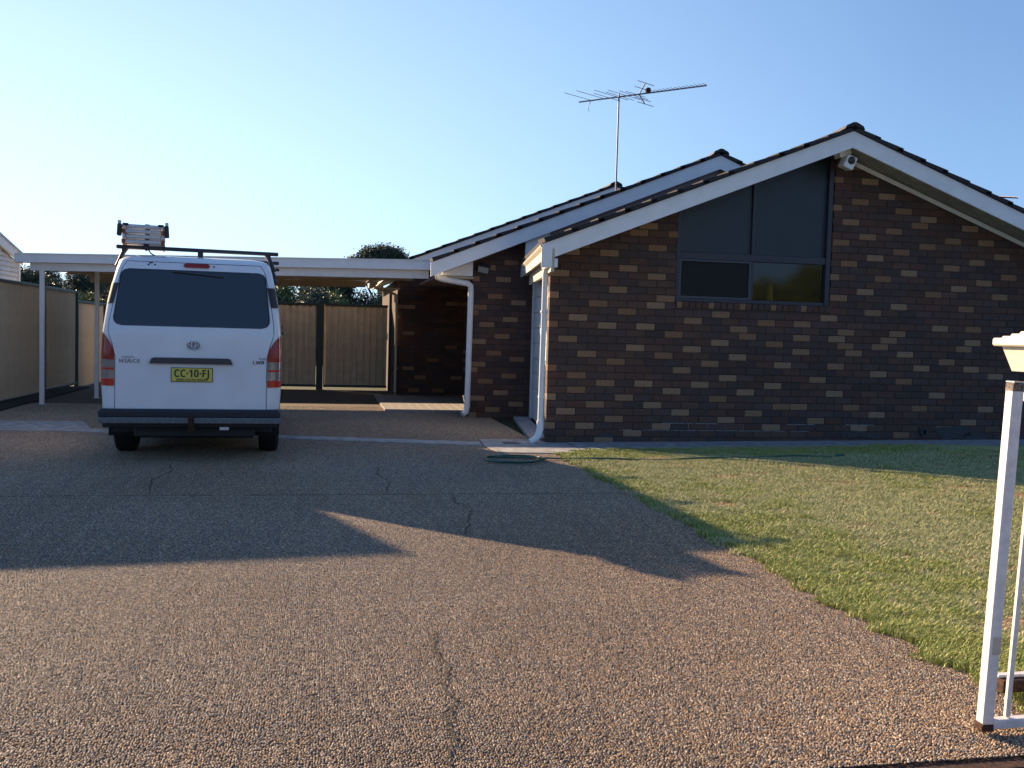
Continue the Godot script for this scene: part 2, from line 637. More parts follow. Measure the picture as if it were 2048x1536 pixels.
	var gz := 34
	var pt = func(i, j):
		var u: float = -0.10 + 9.0 * i / gx
		var v: float = -8.36 + (8.36 - 0.40) * j / gz
		return P(u, lawn_h(u, v) - 0.012, v)
	for i in gx:
		for j in gz:
			face(s, [pt.call(i, j), pt.call(i + 1, j), pt.call(i + 1, j + 1), pt.call(i, j + 1)], Vector3.UP)
	mk(s, "turf_bed", M.turf, lawn)
	T.lawn = lawn
	# street side: bare ground beyond the gate track
	s = st_new()
	sheet(s, [Vector2(-12, -8.62), Vector2(12, -8.62), Vector2(12, -16), Vector2(-12, -16)], -0.02)
	structure(mk(s, "crossover", M.concrete), "concrete crossover on the street side of the gate", "crossover")
	# bed along the left fence
	s = st_new()
	sheet(s, [Vector2(-7.75, 2.2), Vector2(-6.95, 2.2), Vector2(-7.05, 4.0), Vector2(-7.1, 9.0), Vector2(-7.75, 9.0)], 0.022)
	structure(mk(s, "garden_bed", M.soil), "dark strip of bare soil along the foot of the tan fence", "garden bed")
	# porch paving
	var porch := Node3D.new()
	put(porch, "porch_paving", self)
	structure(porch, "pale paving of the porch beside the brick entry", "paving")
	var pw := 0.155
	for i in 14:
		for j in 12:
			s = st_new()
			var u := -1.62 + (i + 0.5) * pw
			var v := 4.05 + (j + 0.5) * 0.31
			if v > 7.7:
				continue
			box(s, P(u, 0.004, v), Vector3(pw - 0.004, 0.04, 0.306), Basis(), 0.003)
			mk(s, "paver", M.paver, porch)

# ============================================================ house
const ROW := 0.086
const ROW0 := 0.079
var dark_tones := [Color(0.205, 0.112, 0.084), Color(0.170, 0.108, 0.090), Color(0.235, 0.130, 0.090), Color(0.150, 0.100, 0.088), Color(0.190, 0.118, 0.102), Color(0.225, 0.110, 0.076)]
var tan_tones := [Color(0.56, 0.325, 0.180), Color(0.62, 0.385, 0.225), Color(0.50, 0.27, 0.140)]
var brick_mesh := {}

func brick_shape(len_: float, tone: Color) -> ArrayMesh:
	var key := "%.3f_%s" % [len_, tone.to_html()]
	if not brick_mesh.has(key):
		var s := st_new()
		s.set_color(tone)
		box(s, Vector3(0, 0, -0.05), Vector3(len_, 0.076, 0.10), Basis(), 0.004)
		brick_mesh[key] = s.commit()
	return brick_mesh[key]

# lays bricks; keep(u0, u1, h0, h1) says whether a brick belongs; singles gets those that are parts of their own
func lay(parent: Node3D, u_start: float, u_end: float, v_face: float, rows: Array, tans: Dictionary, halves: Dictionary, keep: Callable, seed_: int, single_dark: Callable, rand_tan := 0.0):
	var rng := RandomNumberGenerator.new()
	rng.seed = seed_
	var st := st_new()
	var any := false
	for r in range(rows[0], rows[1]):
		var h: float = ROW0 + ROW * r + 0.043
		var odd := posmod(r, 2) == 1
		var u := u_start
		var first := true
		while u < u_end - 0.02:
			var l := 0.23
			if first and odd:
				l = 0.11
			first = false
			l = min(l, u_end - u)
			var tone: Color = dark_tones[rng.randi() % dark_tones.size()]
			var is_tan := false
			var list = tans.get(r, []) if l > 0.15 else halves.get(r, [])
			for t in list:
				if abs(t - u) < 0.07:
					is_tan = true
			if rand_tan > 0.0 and rng.randf() < rand_tan:
				is_tan = true
			if is_tan:
				tone = tan_tones[rng.randi() % tan_tones.size()]
			var dz := rng.randf_range(-0.0018, 0.0012)
			var segs: Array = keep.call(u, u + l, h - 0.038, h + 0.038)
			for sg in segs:
				var len_: float = sg[1] - sg[0]
				if len_ < 0.02:
					continue
				var pos := P((sg[0] + sg[1]) * 0.5, h, v_face) + Vector3(0, 0, dz)
				if (is_tan and rand_tan == 0.0) or single_dark.call(u, h):
					var o := MeshInstance3D.new()
					o.mesh = brick_shape(snapped(len_, 0.001), tone)
					o.material_override = M.brick
					put(o, "brick", parent)
					o.position = pos
				else:
					any = true
					var tt := tone * rng.randf_range(0.85, 1.15)
					st.set_color(Color(tt.r, tt.g, tt.b))
					box(st, pos + Vector3(0, 0, -0.05), Vector3(len_, 0.076, 0.10), Basis(), 0.004)
			u += l + 0.010
	if any:
		var b := mk(st, "brickwork", M.brick, parent)
		b.set_meta("kind", "stuff")

func gable_roof(house: Node3D, apex: Vector2, sl: float, sr: float, ul: float, ur: float, vf: float, vb: float, thick: float, skew: float):
	# barge boards, soffits and tiles of one gable; apex is the top of the barge
	var hl: float = apex.y - sl * (apex.x - ul)
	var hr: float = apex.y - sr * (ur - apex.x)
	var t := thick
	var s := st_new()
	prism(s, [Vector2(ul, hl), apex, Vector2(apex.x, apex.y - t), Vector2(ul, hl - t)], vf, vf + 0.03)
	mk(s, "barge_board", M.white, house)
	s = st_new()
	prism(s, [apex + Vector2(0.001, 0), Vector2(ur, hr), Vector2(ur, hr - t), Vector2(apex.x + 0.001, apex.y - t)], vf, vf + 0.03)
	mk(s, "barge_board", M.white, house)
	# thin dark capping edge under the tiles
	var roof := Node3D.new()
	put(roof, "roof", house)
	for side in 2:
		var sg := -1.0 if side == 0 else 1.0
		var slope := sl if side == 0 else sr
		var ue := ul if side == 0 else ur
		var run: float = abs(apex.x - ue) - 0.05
		var ang := atan(slope)
		var slen := run / cos(ang)
		var n := int(round(slen / 0.325))
		var cl := slen / n
		var st := st_new()
		for k in n:
			# course k from the eave upwards
			var d0 := slen - cl * k + 0.02
			var d1 := slen - cl * (k + 1) - 0.05
			var pa := Vector2(apex.x + sg * d0 * cos(ang), apex.y - d0 * sin(ang))
			var pb := Vector2(apex.x + sg * d1 * cos(ang), apex.y - d1 * sin(ang))
			var nrm := Vector2(sg * sin(ang), cos(ang))
			# the lower end sits up on the course below
			var poly := [pa + nrm * 0.012, pa + nrm * 0.062, pb + nrm * 0.040, pb + nrm * 0.004]
			var o := st_new()
			prism(o, poly, vf - 0.03, vf + 0.29)
			mk(o, "roof_tile", M.tile, roof)
			prism(st, poly, vf + 0.295, vb, 0.3 * skew, (vb - vf) * skew)
		var rest := mk(st, "roof_tiles", M.tile, roof)
		rest.set_meta("kind", "stuff")
		# roof body under the tiles and the soffit
		var so := st_new()
		var a := Vector2(ue, apex.y - slope * abs(apex.x - ue))
		if side == 0 and ul < -0.5:
			a += Vector2(0.16, 0.16 * slope)
		prism(so, [a + Vector2(sg * -0.02, -0.035), apex + Vector2(0, -0.03), apex + Vector2(0, -t + 0.02), a + Vector2(sg * -0.02, -t + 0.02)], vf + 0.032, vb, 0.0, (vb - vf) * skew)
		mk(so, "soffit", M.soffit, roof)
	# ridge caps
	var v := vf - 0.035
	var i := 0
	while v < vb - 0.1 and i < 14:
		var rc := st_new()
		var wv := 0.40
		prism(rc, [apex + Vector2(-0.13, 0.015), apex + Vector2(-0.11, 0.055), apex + Vector2(-0.02, 0.098), apex + Vector2(0.02, 0.098), apex + Vector2(0.11, 0.055), apex + Vector2(0.13, 0.015), apex + Vector2(0, 0.06)], v, v + wv, (v - vf) * skew, (v + wv - vf) * skew)
		mk(rc, "ridge_cap", M.tile, roof)
		v += wv + 0.004
		i += 1
	return roof

func make_house():
	var house := thing("brick_house", "low dark brick house with white barge boards and three stepped gables", "house")
	# ---------------- front wing wall
	var wall := Node3D.new()
	put(wall, "front_wall", house)
	var hs = func(u: float) -> float:
		var l := 2.103 + 0.401 * (u + 0.197)
		var r := 3.614 - 0.364 * (u - 3.575)
		return min(l, r)
	var ue := 7.35
	var wl := 1.575
	var wr := 3.60
	var s := st_new()
	prism(s, [Vector2(0.012, -0.1), Vector2(wl - 0.01, -0.1), Vector2(wl - 0.01, hs.call(wl) + 0.08), Vector2(0.012, hs.call(0.0) + 0.08)], 0.009, 0.11)
	prism(s, [Vector2(wl - 0.01, -0.1), Vector2(wr + 0.01, -0.1), Vector2(wr + 0.01, 1.655), Vector2(wl - 0.01, 1.655)], 0.009, 0.11)
	prism(s, [Vector2(wr + 0.01, -0.1), Vector2(ue, -0.1), Vector2(ue, hs.call(ue) + 0.08), Vector2(wr + 0.01, hs.call(wr + 0.01) + 0.08)], 0.009, 0.11)
	mk(s, "mortar", M.mortar, wall)
	var tans := {0: [0.97, 4.57], -1: [0.61], 1: [0.37, 1.33, 2.77, 3.97, 5.17], 2: [0.73, 2.17, 3.37, 5.53], 3: [0.13, 1.57, 2.53, 4.21], 4: [0.49, 1.21, 2.89, 3.13, 3.85, 4.81, 5.77], 5: [0.85, 2.05], 6: [0.25, 1.45, 2.41, 3.61, 5.05], 7: [0.61, 1.09, 1.81, 2.77], 8: [0.25, 2.17, 3.37, 4.57], 9: [1.57, 4.21, 5.89], 10: [0.73, 1.93, 2.89, 3.61, 4.81, 5.53], 11: [0.37, 1.33, 2.29, 5.17], 12: [0.97, 1.69, 3.13, 3.85, 4.57], 13: [0.13, 2.05, 2.77, 3.73, 4.21, 5.41], 14: [1.45, 2.41, 3.13, 3.61, 4.33, 5.53], 15: [0.61, 1.09, 2.29, 3.73, 4.45], 16: [0.25, 1.69, 2.65, 3.13, 5.05, 5.53], 17: [0.85, 2.05, 3.49], 18: [0.49, 1.21, 4.09], 19: [1.33, 4.45, 5.41], 20: [0.73, 3.61], 21: [3.97, 4.93, 5.89], 22: [0.01, 0.49, 1.21, 5.29], 23: [0.85, 3.49, 4.21, 5.65], 24: [4.57, 6.01], 25: [0.13, 0.61, 3.73, 5.17], 26: [0.25, 1.21, 4.09, 5.53], 27: [4.45, 5.89], 28: [0.97, 1.45, 3.61, 4.81], 29: [1.09, 3.97, 5.17, 5.65], 30: [4.33], 31: [3.73, 4.69, 5.41], 32: [4.81], 33: [3.49, 4.45], 34: [3.85], 35: [4.21], 37: [3.49, 3.97], 39: [3.73]}
	var halves := {1: [0.01], 5: [0.01], 9: [0.01], 15: [0.01], 19: [0.01]}
	var keep = func(u0, u1, h0, h1):
		var best: float = max(hs.call(u0), hs.call(u1))
		if h0 > best - 0.005:
			return []
		if h1 > 1.66:
			var out := []
			if u0 < wl - 0.005:
				out.append([u0, min(u1, wl)])
			if u1 > wr + 0.005:
				out.append([max(u0, wr), u1])
			return out
		return [[u0, u1]]
	lay(wall, 0.01, ue, 0.0, [-1, 41], tans, halves, keep, 41, func(u, h): return u < 1.2 and h < 1.66)
	# rowlock sill under the window
	var sill := st_new()
	var rng := RandomNumberGenerator.new()
	rng.seed = 5
	var pitch := 0.0815
	for i in 25:
		var u: float = wl + 0.01 + (i + 0.5) * pitch
		var is_tan := i % 5 == 0
		var tone: Color = tan_tones[0] if is_tan else dark_tones[rng.randi() % 6]
		var o := MeshInstance3D.new()
		var key := "sill%s" % tone.to_html()
		if not brick_mesh.has(key):
			var bs := st_new()
			bs.set_color(tone)
			box(bs, Vector3(0, 0, 0), Vector3(0.073, 0.072, 0.11), Basis(Vector3.RIGHT, 0.16), 0.004)
			brick_mesh[key] = bs.commit()
		o.mesh = brick_mesh[key]
		o.material_override = M.brick
		put(o, "brick", wall)
		o.position = P(u, 1.698, 0.045)
	# white lime bloom on a few bed joints
	s = st_new()
	for seg in [[1.45, 3.05, 1], [1.0, 3.0, 0], [3.1, 3.55, 1], [3.15, 3.3, 0], [0.55, 0.95, 0], [3.9, 4.2, 1]]:
		var u: float = seg[0]
		while u < seg[1]:
			var l := rng.randf_range(0.05, 0.3)
			if rng.randf() < 0.75:
				box(s, P(u + l * 0.5, ROW0 + ROW * (seg[2] + 1) - 0.001, 0.006), Vector3(l, 0.006, 0.006))
			u += l + 0.02
	for k in 7:
		box(s, P(1.56 + 0.24 * k, ROW0 + ROW * 1.5, 0.006), Vector3(0.006, 0.07, 0.006))
	var bloom := mk(s, "lime_bloom", M.lime, wall)
	bloom.set_meta("kind", "stuff")
	# rough cement smeared over the lowest courses
	for sm in [[4.02, 0.135, 0.17, 0.040], [4.30, 0.11, 0.10, 0.03], [5.42, 0.17, 0.30, 0.085], [5.75, 0.12, 0.20, 0.05], [0.75, 0.10, 0.12, 0.025]]:
		var pl := []
		for k in 22:
			var an := TAU * k / 22.0
			var rr := 1.0 + rng.randf_range(-0.28, 0.22)
			pl.append(Vector2(sm[0] + cos(an) * sm[2] * rr, max(0.03, sm[1] + sin(an) * sm[3] * rr)))
		var cs := st_new()
		prism(cs, pl, -0.004, 0.006)
		mk(cs, "cement_smear", M.smear, wall)
	# ---------------- window
	var win := Node3D.new()
	put(win, "window", house)
	var fz := 0.045
	var hb := 1.745
	s = st_new()
	var top = func(u): return hs.call(u) + 0.03
	var um := 2.565
	# outer frame: jambs, sill, transom, mullion
	prism(s, [Vector2(wl + 0.002, hb - 0.012), Vector2(wl + 0.045, hb - 0.012), Vector2(wl + 0.045, top.call(wl + 0.045)), Vector2(wl + 0.002, top.call(wl))], fz - 0.02, fz + 0.05)
	prism(s, [Vector2(wr - 0.06, hb - 0.012), Vector2(wr - 0.002, hb - 0.012), Vector2(wr - 0.002, top.call(wr)), Vector2(wr - 0.06, top.call(wr - 0.06))], fz - 0.03, fz + 0.05)
	mk(s, "window_frame", M.frame, win)
	s = st_new()
	box(s, P((wl + wr) / 2 - 0.008, hb + 0.010, fz + 0.012), Vector3(wr - wl - 0.105, 0.045, 0.06), Basis(), 0.004)
	mk(s, "window_sill", M.frame, win)
	s = st_new()
	box(s, P((wl + wr) / 2 - 0.008, 2.290, fz + 0.012), Vector3(wr - wl - 0.105, 0.085, 0.06), Basis(), 0.004)
	mk(s, "transom", M.frame, win)
	s = st_new()
	prism(s, [Vector2(um - 0.018, hb + 0.034), Vector2(um + 0.018, hb + 0.034), Vector2(um + 0.018, 2.246), Vector2(um - 0.018, 2.246)], fz - 0.012, fz + 0.045)
	mk(s, "mullion", M.frame, win)
	s = st_new()
	prism(s, [Vector2(um - 0.018, 2.334), Vector2(um + 0.018, 2.334), Vector2(um + 0.018, top.call(um + 0.018)), Vector2(um - 0.018, top.call(um - 0.018))], fz - 0.012, fz + 0.045)
	mk(s, "mullion", M.frame, win)
	s = st_new()
	prism(s, [Vector2(wl + 0.046, 2.334), Vector2(um - 0.019, 2.334), Vector2(um - 0.019, top.call(um - 0.02)), Vector2(wl + 0.046, top.call(wl + 0.046))], fz + 0.018, fz + 0.023)
	mk(s, "pane", M.obscure, win)
	s = st_new()
	prism(s, [Vector2(um + 0.019, 2.334), Vector2(wr - 0.061, 2.334), Vector2(wr - 0.061, top.call(wr - 0.06)), Vector2(um + 0.019, top.call(um + 0.02))], fz + 0.018, fz + 0.023)
	mk(s, "pane", M.obscure, win)
	s = st_new()
	prism(s, [Vector2(um + 0.019, hb + 0.034), Vector2(wr - 0.061, hb + 0.034), Vector2(wr - 0.061, 2.246), Vector2(um + 0.019, 2.246)], fz + 0.018, fz + 0.023)
	mk(s, "pane", M.glass, win)
	# fly screen in the left sash, with its thin frame
	s = st_new()
	prism(s, [Vector2(wl + 0.07, hb + 0.056), Vector2(um - 0.041, hb + 0.056), Vector2(um - 0.041, 2.224), Vector2(wl + 0.07, 2.224)], fz + 0.004, fz + 0.007)
	mk(s, "fly_screen", M.flyscreen, win)
	s = st_new()
	for b in [[wl + 0.047, wl + 0.069, hb + 0.034, 2.246], [um - 0.041, um - 0.019, hb + 0.034, 2.246]]:
		box(s, P((b[0] + b[1]) / 2, (b[2] + b[3]) / 2, fz - 0.002), Vector3(b[1] - b[0], b[3] - b[2], 0.02))
	for h in [hb + 0.045, 2.235]:
		box(s, P((wl + 0.07 + um - 0.041) / 2, h, fz - 0.002), Vector3(um - 0.041 - wl - 0.07, 0.022, 0.02))
	mk(s, "screen_frame", M.screen_frame, win)
	# ---------------- the room behind the window
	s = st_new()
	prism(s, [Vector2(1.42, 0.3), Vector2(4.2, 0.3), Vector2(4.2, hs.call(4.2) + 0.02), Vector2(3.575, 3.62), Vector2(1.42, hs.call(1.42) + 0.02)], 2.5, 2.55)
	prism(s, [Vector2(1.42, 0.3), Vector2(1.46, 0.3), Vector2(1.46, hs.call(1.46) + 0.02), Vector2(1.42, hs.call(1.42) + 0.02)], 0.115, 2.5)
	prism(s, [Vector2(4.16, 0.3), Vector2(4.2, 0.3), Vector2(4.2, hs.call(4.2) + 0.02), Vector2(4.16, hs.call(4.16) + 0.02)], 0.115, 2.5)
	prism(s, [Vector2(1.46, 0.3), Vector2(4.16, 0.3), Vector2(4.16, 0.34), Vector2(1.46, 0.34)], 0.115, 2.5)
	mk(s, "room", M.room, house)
	# ---------------- left side of the front wing: return, panelled door, wall behind
	var side = func(v: float) -> float: return 0.10 + 0.128 * v
	s = st_new()
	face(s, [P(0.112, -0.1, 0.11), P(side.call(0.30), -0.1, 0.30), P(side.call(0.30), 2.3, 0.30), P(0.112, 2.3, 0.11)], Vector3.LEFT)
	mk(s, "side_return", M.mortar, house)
	var door := Node3D.new()
	put(door, "side_door", house)
	var dv0 := 0.32
	var dv1 := 3.20
	var ang := -atan(0.128)
	var nb := 9
	for k in nb:
		var b := st_new()
		var hh := 2.02 / nb
		var c := P((side.call(dv0) + side.call(dv1)) * 0.5 + 0.03, 0.03 + hh * (k + 0.5), (dv0 + dv1) * 0.5)
		box(b, c, Vector3(0.03, hh - 0.012, (dv1 - dv0) * 1.008), Basis(Vector3.UP, ang), 0.006)
		mk(b, "door_panel", M.white2, door)
	s = st_new()
	box(s, P((side.call(dv0) + side.call(dv1)) * 0.5 + 0.055, 1.05, (dv0 + dv1) * 0.5), Vector3(0.02, 2.1, (dv1 - dv0) * 1.008), Basis(Vector3.UP, ang))
	mk(s, "door_backing", M.white2, door)
	s = st_new()
	box(s, P(side.call(3.25) + 0.035, 1.05, 3.245), Vector3(0.085, 2.1, 0.06), Basis(), 0.004)
	mk(s, "door_jamb", M.white2, door)
	s = st_new()
	box(s, P(0.17, 0.012, 1.7), Vector3(0.22, 0.045, 2.9), Basis(Vector3.UP, ang))
	mk(s, "door_threshold", M.concrete, door)
	s = st_new()
	box(s, P((side.call(dv0) + side.call(dv1)) * 0.5 + 0.03, 2.16, (dv0 + dv1) * 0.5), Vector3(0.09, 0.22, (dv1 - dv0) * 1.02), Basis(Vector3.UP, ang))
	mk(s, "door_head", M.white, door)
	# ---------------- gutter and eave box of the front wing
	var gut := st_new()
	var prof := [Vector2(-0.115, 0.10), Vector2(-0.125, 0.095), Vector2(-0.118, 0.075), Vector2(-0.085, 0.035), Vector2(-0.075, 0.0), Vector2(0.0, 0.0), Vector2(0.0, 0.09), Vector2(-0.006, 0.09), Vector2(-0.006, 0.006), Vector2(-0.070, 0.006), Vector2(-0.079, 0.038), Vector2(-0.110, 0.075)]
	var g0 := P(-0.095, 2.195, -0.452)
	var g1 := P(0.29, 2.175, 2.5)
	for i in prof.size():
		var a: Vector2 = prof[i]
		var b: Vector2 = prof[(i + 1) % prof.size()]
		var d := b - a
		face(gut, [g0 + Vector3(a.x, a.y, 0), g0 + Vector3(b.x, b.y, 0), g1 + Vector3(b.x, b.y, 0), g1 + Vector3(a.x, a.y, 0)], Vector3(-d.y, d.x, 0))
	mk(gut, "gutter", M.cream, house)
	s = st_new()
	box(s, P(-0.145, 2.165, -0.46), Vector3(0.122, 0.26, 0.014), Basis(), 0.003)
	mk(s, "gutter_end", M.white, house)
	s = st_new()
	box(s, (g0 + g1) * 0.5 + Vector3(0.022, -0.06, 0), Vector3(0.04, 0.26, g0.distance_to(g1)), Basis(Vector3.UP, -atan2(0.385, 2.952)))
	mk(s, "fascia", M.cream, house)
	s = st_new()
	box(s, P(-0.055, 2.095, -0.23), Vector3(0.09, 0.10, 0.42), Basis(), 0.004)
	mk(s, "eave_box", M.white2, house)
	gable_roof(house, Vector2(3.565, 3.807), 0.401, 0.364, -0.197, 7.6, -0.45, 3.0, 0.196, 0.128)
	# light strip where the right soffit meets the wall
	s = st_new()
	var su0 := 3.75
	var su1 := 7.35
	face(s, [P(su0, hs.call(su0) + 0.012, -0.05), P(su1, hs.call(su1) + 0.012, -0.05), P(su1, hs.call(su1) - 0.03, -0.012), P(su0, hs.call(su0) - 0.03, -0.012)], Vector3(0, -1, 1))
	mk(s, "soffit_mould", M.white, house)
	# ---------------- second wing
	var wall2 := Node3D.new()
	put(wall2, "entry_wall", house)
	var hs2 = func(u: float) -> float: return 2.083 + 0.411 * (u + 1.087)
	s = st_new()
	prism(s, [Vector2(-0.40, -0.1), Vector2(0.66, -0.1), Vector2(0.66, hs2.call(0.66) + 0.05), Vector2(-0.40, hs2.call(-0.40) + 0.05)], 3.309, 3.42)
	mk(s, "mortar", M.mortar, wall2)
	var t2 := {0: [2], 1: [5], 2: [0], 3: [3], 5: [1], 6: [4], 8: [0], 9: [5], 10: [2], 12: [0], 13: [3], 15: [1], 16: [4], 18: [0], 19: [5], 20: [2], 23: [3], 25: [1], 26: [4]}
	var tans2 := {}
	for r in t2:
		tans2[r] = [-0.41 + 0.12 * t2[r][0]]
	var halves2 := {-1: [-0.41], 7: [-0.41], 17: [-0.41], 23: [-0.41]}
	var keep2 = func(u0, u1, h0, h1):
		if h0 > max(hs2.call(u0), hs2.call(u1)):
			return []
		return [[u0, u1]]
	lay(wall2, -0.41, 0.66, 3.30, [-1, 34], tans2, halves2, keep2, 43, func(u, h): return false)
	s = st_new()
	prism(s, [Vector2(0.70, 2.28), Vector2(7.2, 2.28), Vector2(7.2, 2.6), Vector2(3.32, 3.96), Vector2(0.70, hs2.call(0.70) + 0.06)], 3.0, 3.05)
	mk(s, "gable_infill", M.infill, house)
	s = st_new()
	prism(s, [Vector2(0.33, 2.26), Vector2(0.697, 2.26), Vector2(0.697, hs2.call(0.697) + 0.06), Vector2(0.33, hs2.call(0.33) + 0.06)], 3.0, 3.05)
	mk(s, "gable_panel", M.white2, house)
	# side of the entry pier and the porch recess
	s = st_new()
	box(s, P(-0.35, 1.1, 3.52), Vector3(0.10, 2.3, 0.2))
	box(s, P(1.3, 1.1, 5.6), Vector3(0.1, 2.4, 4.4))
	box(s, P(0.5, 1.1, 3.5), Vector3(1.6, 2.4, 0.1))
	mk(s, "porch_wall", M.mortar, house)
	s = st_new()
	box(s, P(0.25, 2.19, 5.65), Vector3(2.1, 0.04, 4.1))
	mk(s, "porch_ceiling", M.infill, house)
	gable_roof(house, Vector2(3.318, 4.093), 0.411, 0.40, -1.087, 7.4, 2.9, 7.6, 0.204, 0.128)
	# boxed eave end of the second wing
	s = st_new()
	prism(s, [Vector2(-0.92, 2.125), Vector2(-0.425, 2.125), Vector2(-0.425, 2.345), Vector2(-0.92, 2.14)], 3.20, 3.24)
	mk(s, "eave_end", M.white2, house)
	s = st_new()
	box(s, P(-0.62, 2.10, 3.45), Vector3(0.42, 0.03, 0.5))
	mk(s, "eave_lining", M.ceiling, house)
	# ---------------- third wing
	var wall3 := Node3D.new()
	put(wall3, "rear_wall", house)
	s = st_new()
	prism(s, [Vector2(-1.19, -0.1), Vector2(1.3, -0.1), Vector2(1.3, 3.6), Vector2(-1.19, 2.5)], 7.809, 7.92)
	mk(s, "mortar", M.mortar, wall3)
	lay(wall3, -1.20, 1.28, 7.80, [-1, 26], {}, {}, func(u0, u1, h0, h1): return [[u0, u1]], 47, func(u, h): return false, 0.10)
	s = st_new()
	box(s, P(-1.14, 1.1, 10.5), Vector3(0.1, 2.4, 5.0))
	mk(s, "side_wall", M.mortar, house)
	gable_roof(house, Vector2(3.04, 4.261), 0.401, 0.40, -1.65, 7.2, 7.4, 13.0, 0.20, 0.0)
	s = st_new()
	box(s, P(-1.66, 2.20, 8.4), Vector3(0.10, 0.10, 2.0), Basis(), 0.01)
	mk(s, "gutter", M.cream, house)
	s = st_new()
	box(s, P(-1.40, 2.09, 7.62), Vector3(0.44, 0.025, 0.30))
	mk(s, "eave_lining", M.cream, house)
	# ---------------- downpipes
	pipe(house, [P(-0.05, 2.16, -0.22), P(-0.058, 2.08, -0.10), P(-0.063, 2.0, -0.055), P(-0.067, 1.2, -0.055), P(-0.074, 0.26, -0.06)], 0.033, M.white2, true)
	s = st_new()
	tube(s, [P(-0.074, 0.27, -0.06), P(-0.076, 0.17, -0.065), P(-0.095, 0.10, -0.075), P(-0.14, 0.05, -0.09), P(-0.20, 0.022, -0.10)], [0.042, 0.042, 0.042, 0.040, 0.038], 14)
	mk(s, "downpipe_shoe", M.white2, house)
	pipe(house, [P(-0.97, 2.16, 3.12), P(-0.95, 2.085, 3.14), P(-0.90, 2.068, 3.16), P(-0.49, 2.015, 3.22), P(-0.445, 1.98, 3.235), P(-0.44, 1.90, 3.24), P(-0.455, 0.16, 3.24), P(-0.47, 0.09, 3.23), P(-0.53, 0.05, 3.2)], 0.045, M.white2, false)
	pipe(house, [P(-1.66, 2.13, 7.66), P(-1.62, 2.09, 7.68), P(-1.26, 1.99, 7.72), P(-1.22, 1.95, 7.73), P(-1.215, 0.08, 7.73)], 0.026, M.cream, true)

func pipe(house: Node3D, pts: Array, r: float, m: Material, clips: bool):
	var s := st_new()
	tube(s, pts, r, 12)
	var o := mk(s, "downpipe", m, house)
	if clips:
		for h in [0.55, 1.55]:
			var c := st_new()
			var last: Vector3 = pts[-1]
			box(c, Vector3(last.x + 0.012, h, last.z - 0.012), Vector3(r * 2.5, 0.025, r * 2.1), Basis(), 0.004)
			mk(c, "pipe_clip", m, o)

# ============================================================ carport
func make_carport():
	var c := thing("carport", "flat white carport with slim posts joining the house eave behind the van", "carport", P(-4.0, 0, 6.0))
	var o := -c.position
	var hu = func(u: float, a: float, b: float) -> float: return a + (b - a) * (u + 7.16) / 6.25
	var slab = func(u0: float, u1: float, l0: float, l1: float, t0: float, t1: float, v0: float, v1: float, nm: String, m: Material):
		var s := st_new()
		prism(s, [Vector2(u0, hu.call(u0, l0, l1)), Vector2(u1, hu.call(u1, l0, l1)), Vector2(u1, hu.call(u1, t0, t1)), Vector2(u0, hu.call(u0, t0, t1))], v0, v1)
		var x := mk(s, nm, m, c)
		x.position = o
		return x
	slab.call(-7.16, -0.915, 2.154, 2.284, 2.289, 2.446, 4.55, 4.60, "gutter_front", M.white)
	slab.call(-7.16, -0.915, 2.152, 2.282, 2.170, 2.300, 4.602, 4.72, "gutter_floor", M.white)
	slab.call(-7.16, -0.915, 2.275, 2.432, 2.289, 2.446, 4.532, 4.549, "gutter_lip", M.white)
	slab.call(-6.97, -0.93, 2.040, 2.146, 2.150, 2.280, 4.66, 4.72, "front_beam", M.white2)
	slab.call(-7.10, -0.95, 2.175, 2.300, 2.225, 2.350, 4.73, 7.35, "roof_sheet", M.ceiling)
	slab.call(-7.10, -1.76, 2.175, 2.300, 2.225, 2.350, 7.352, 8.85, "roof_sheet", M.ceiling)
	slab.call(-7.05, -1.78, 2.05, 2.165, 2.17, 2.295, 8.76, 8.82, "rear_beam", M.ceiling)
	for i in 3:
		var v := 5.5 + i * 0.8
		slab.call(-7.05, -0.97, 2.11, 2.235, 2.173, 2.298, v, v + 0.05, "purlin", M.ceiling)
	for p in [[-6.81, 4.70, 0.032], [-6.34, 6.13, 0.032]]:
		var s := st_new()
		box(s, P(p[0], 1.06, p[1]), Vector3(p[2] * 2, 2.14, p[2] * 2), Basis(), 0.006)
		var x := mk(s, "post", M.white2, c)
		x.position = o
		var b := st_new()
		box(b, P(p[0], 0.006, p[1]), Vector3(0.11, 0.012, 0.11), Basis(), 0.003)
		mk(b, "base_plate", M.steel, x)

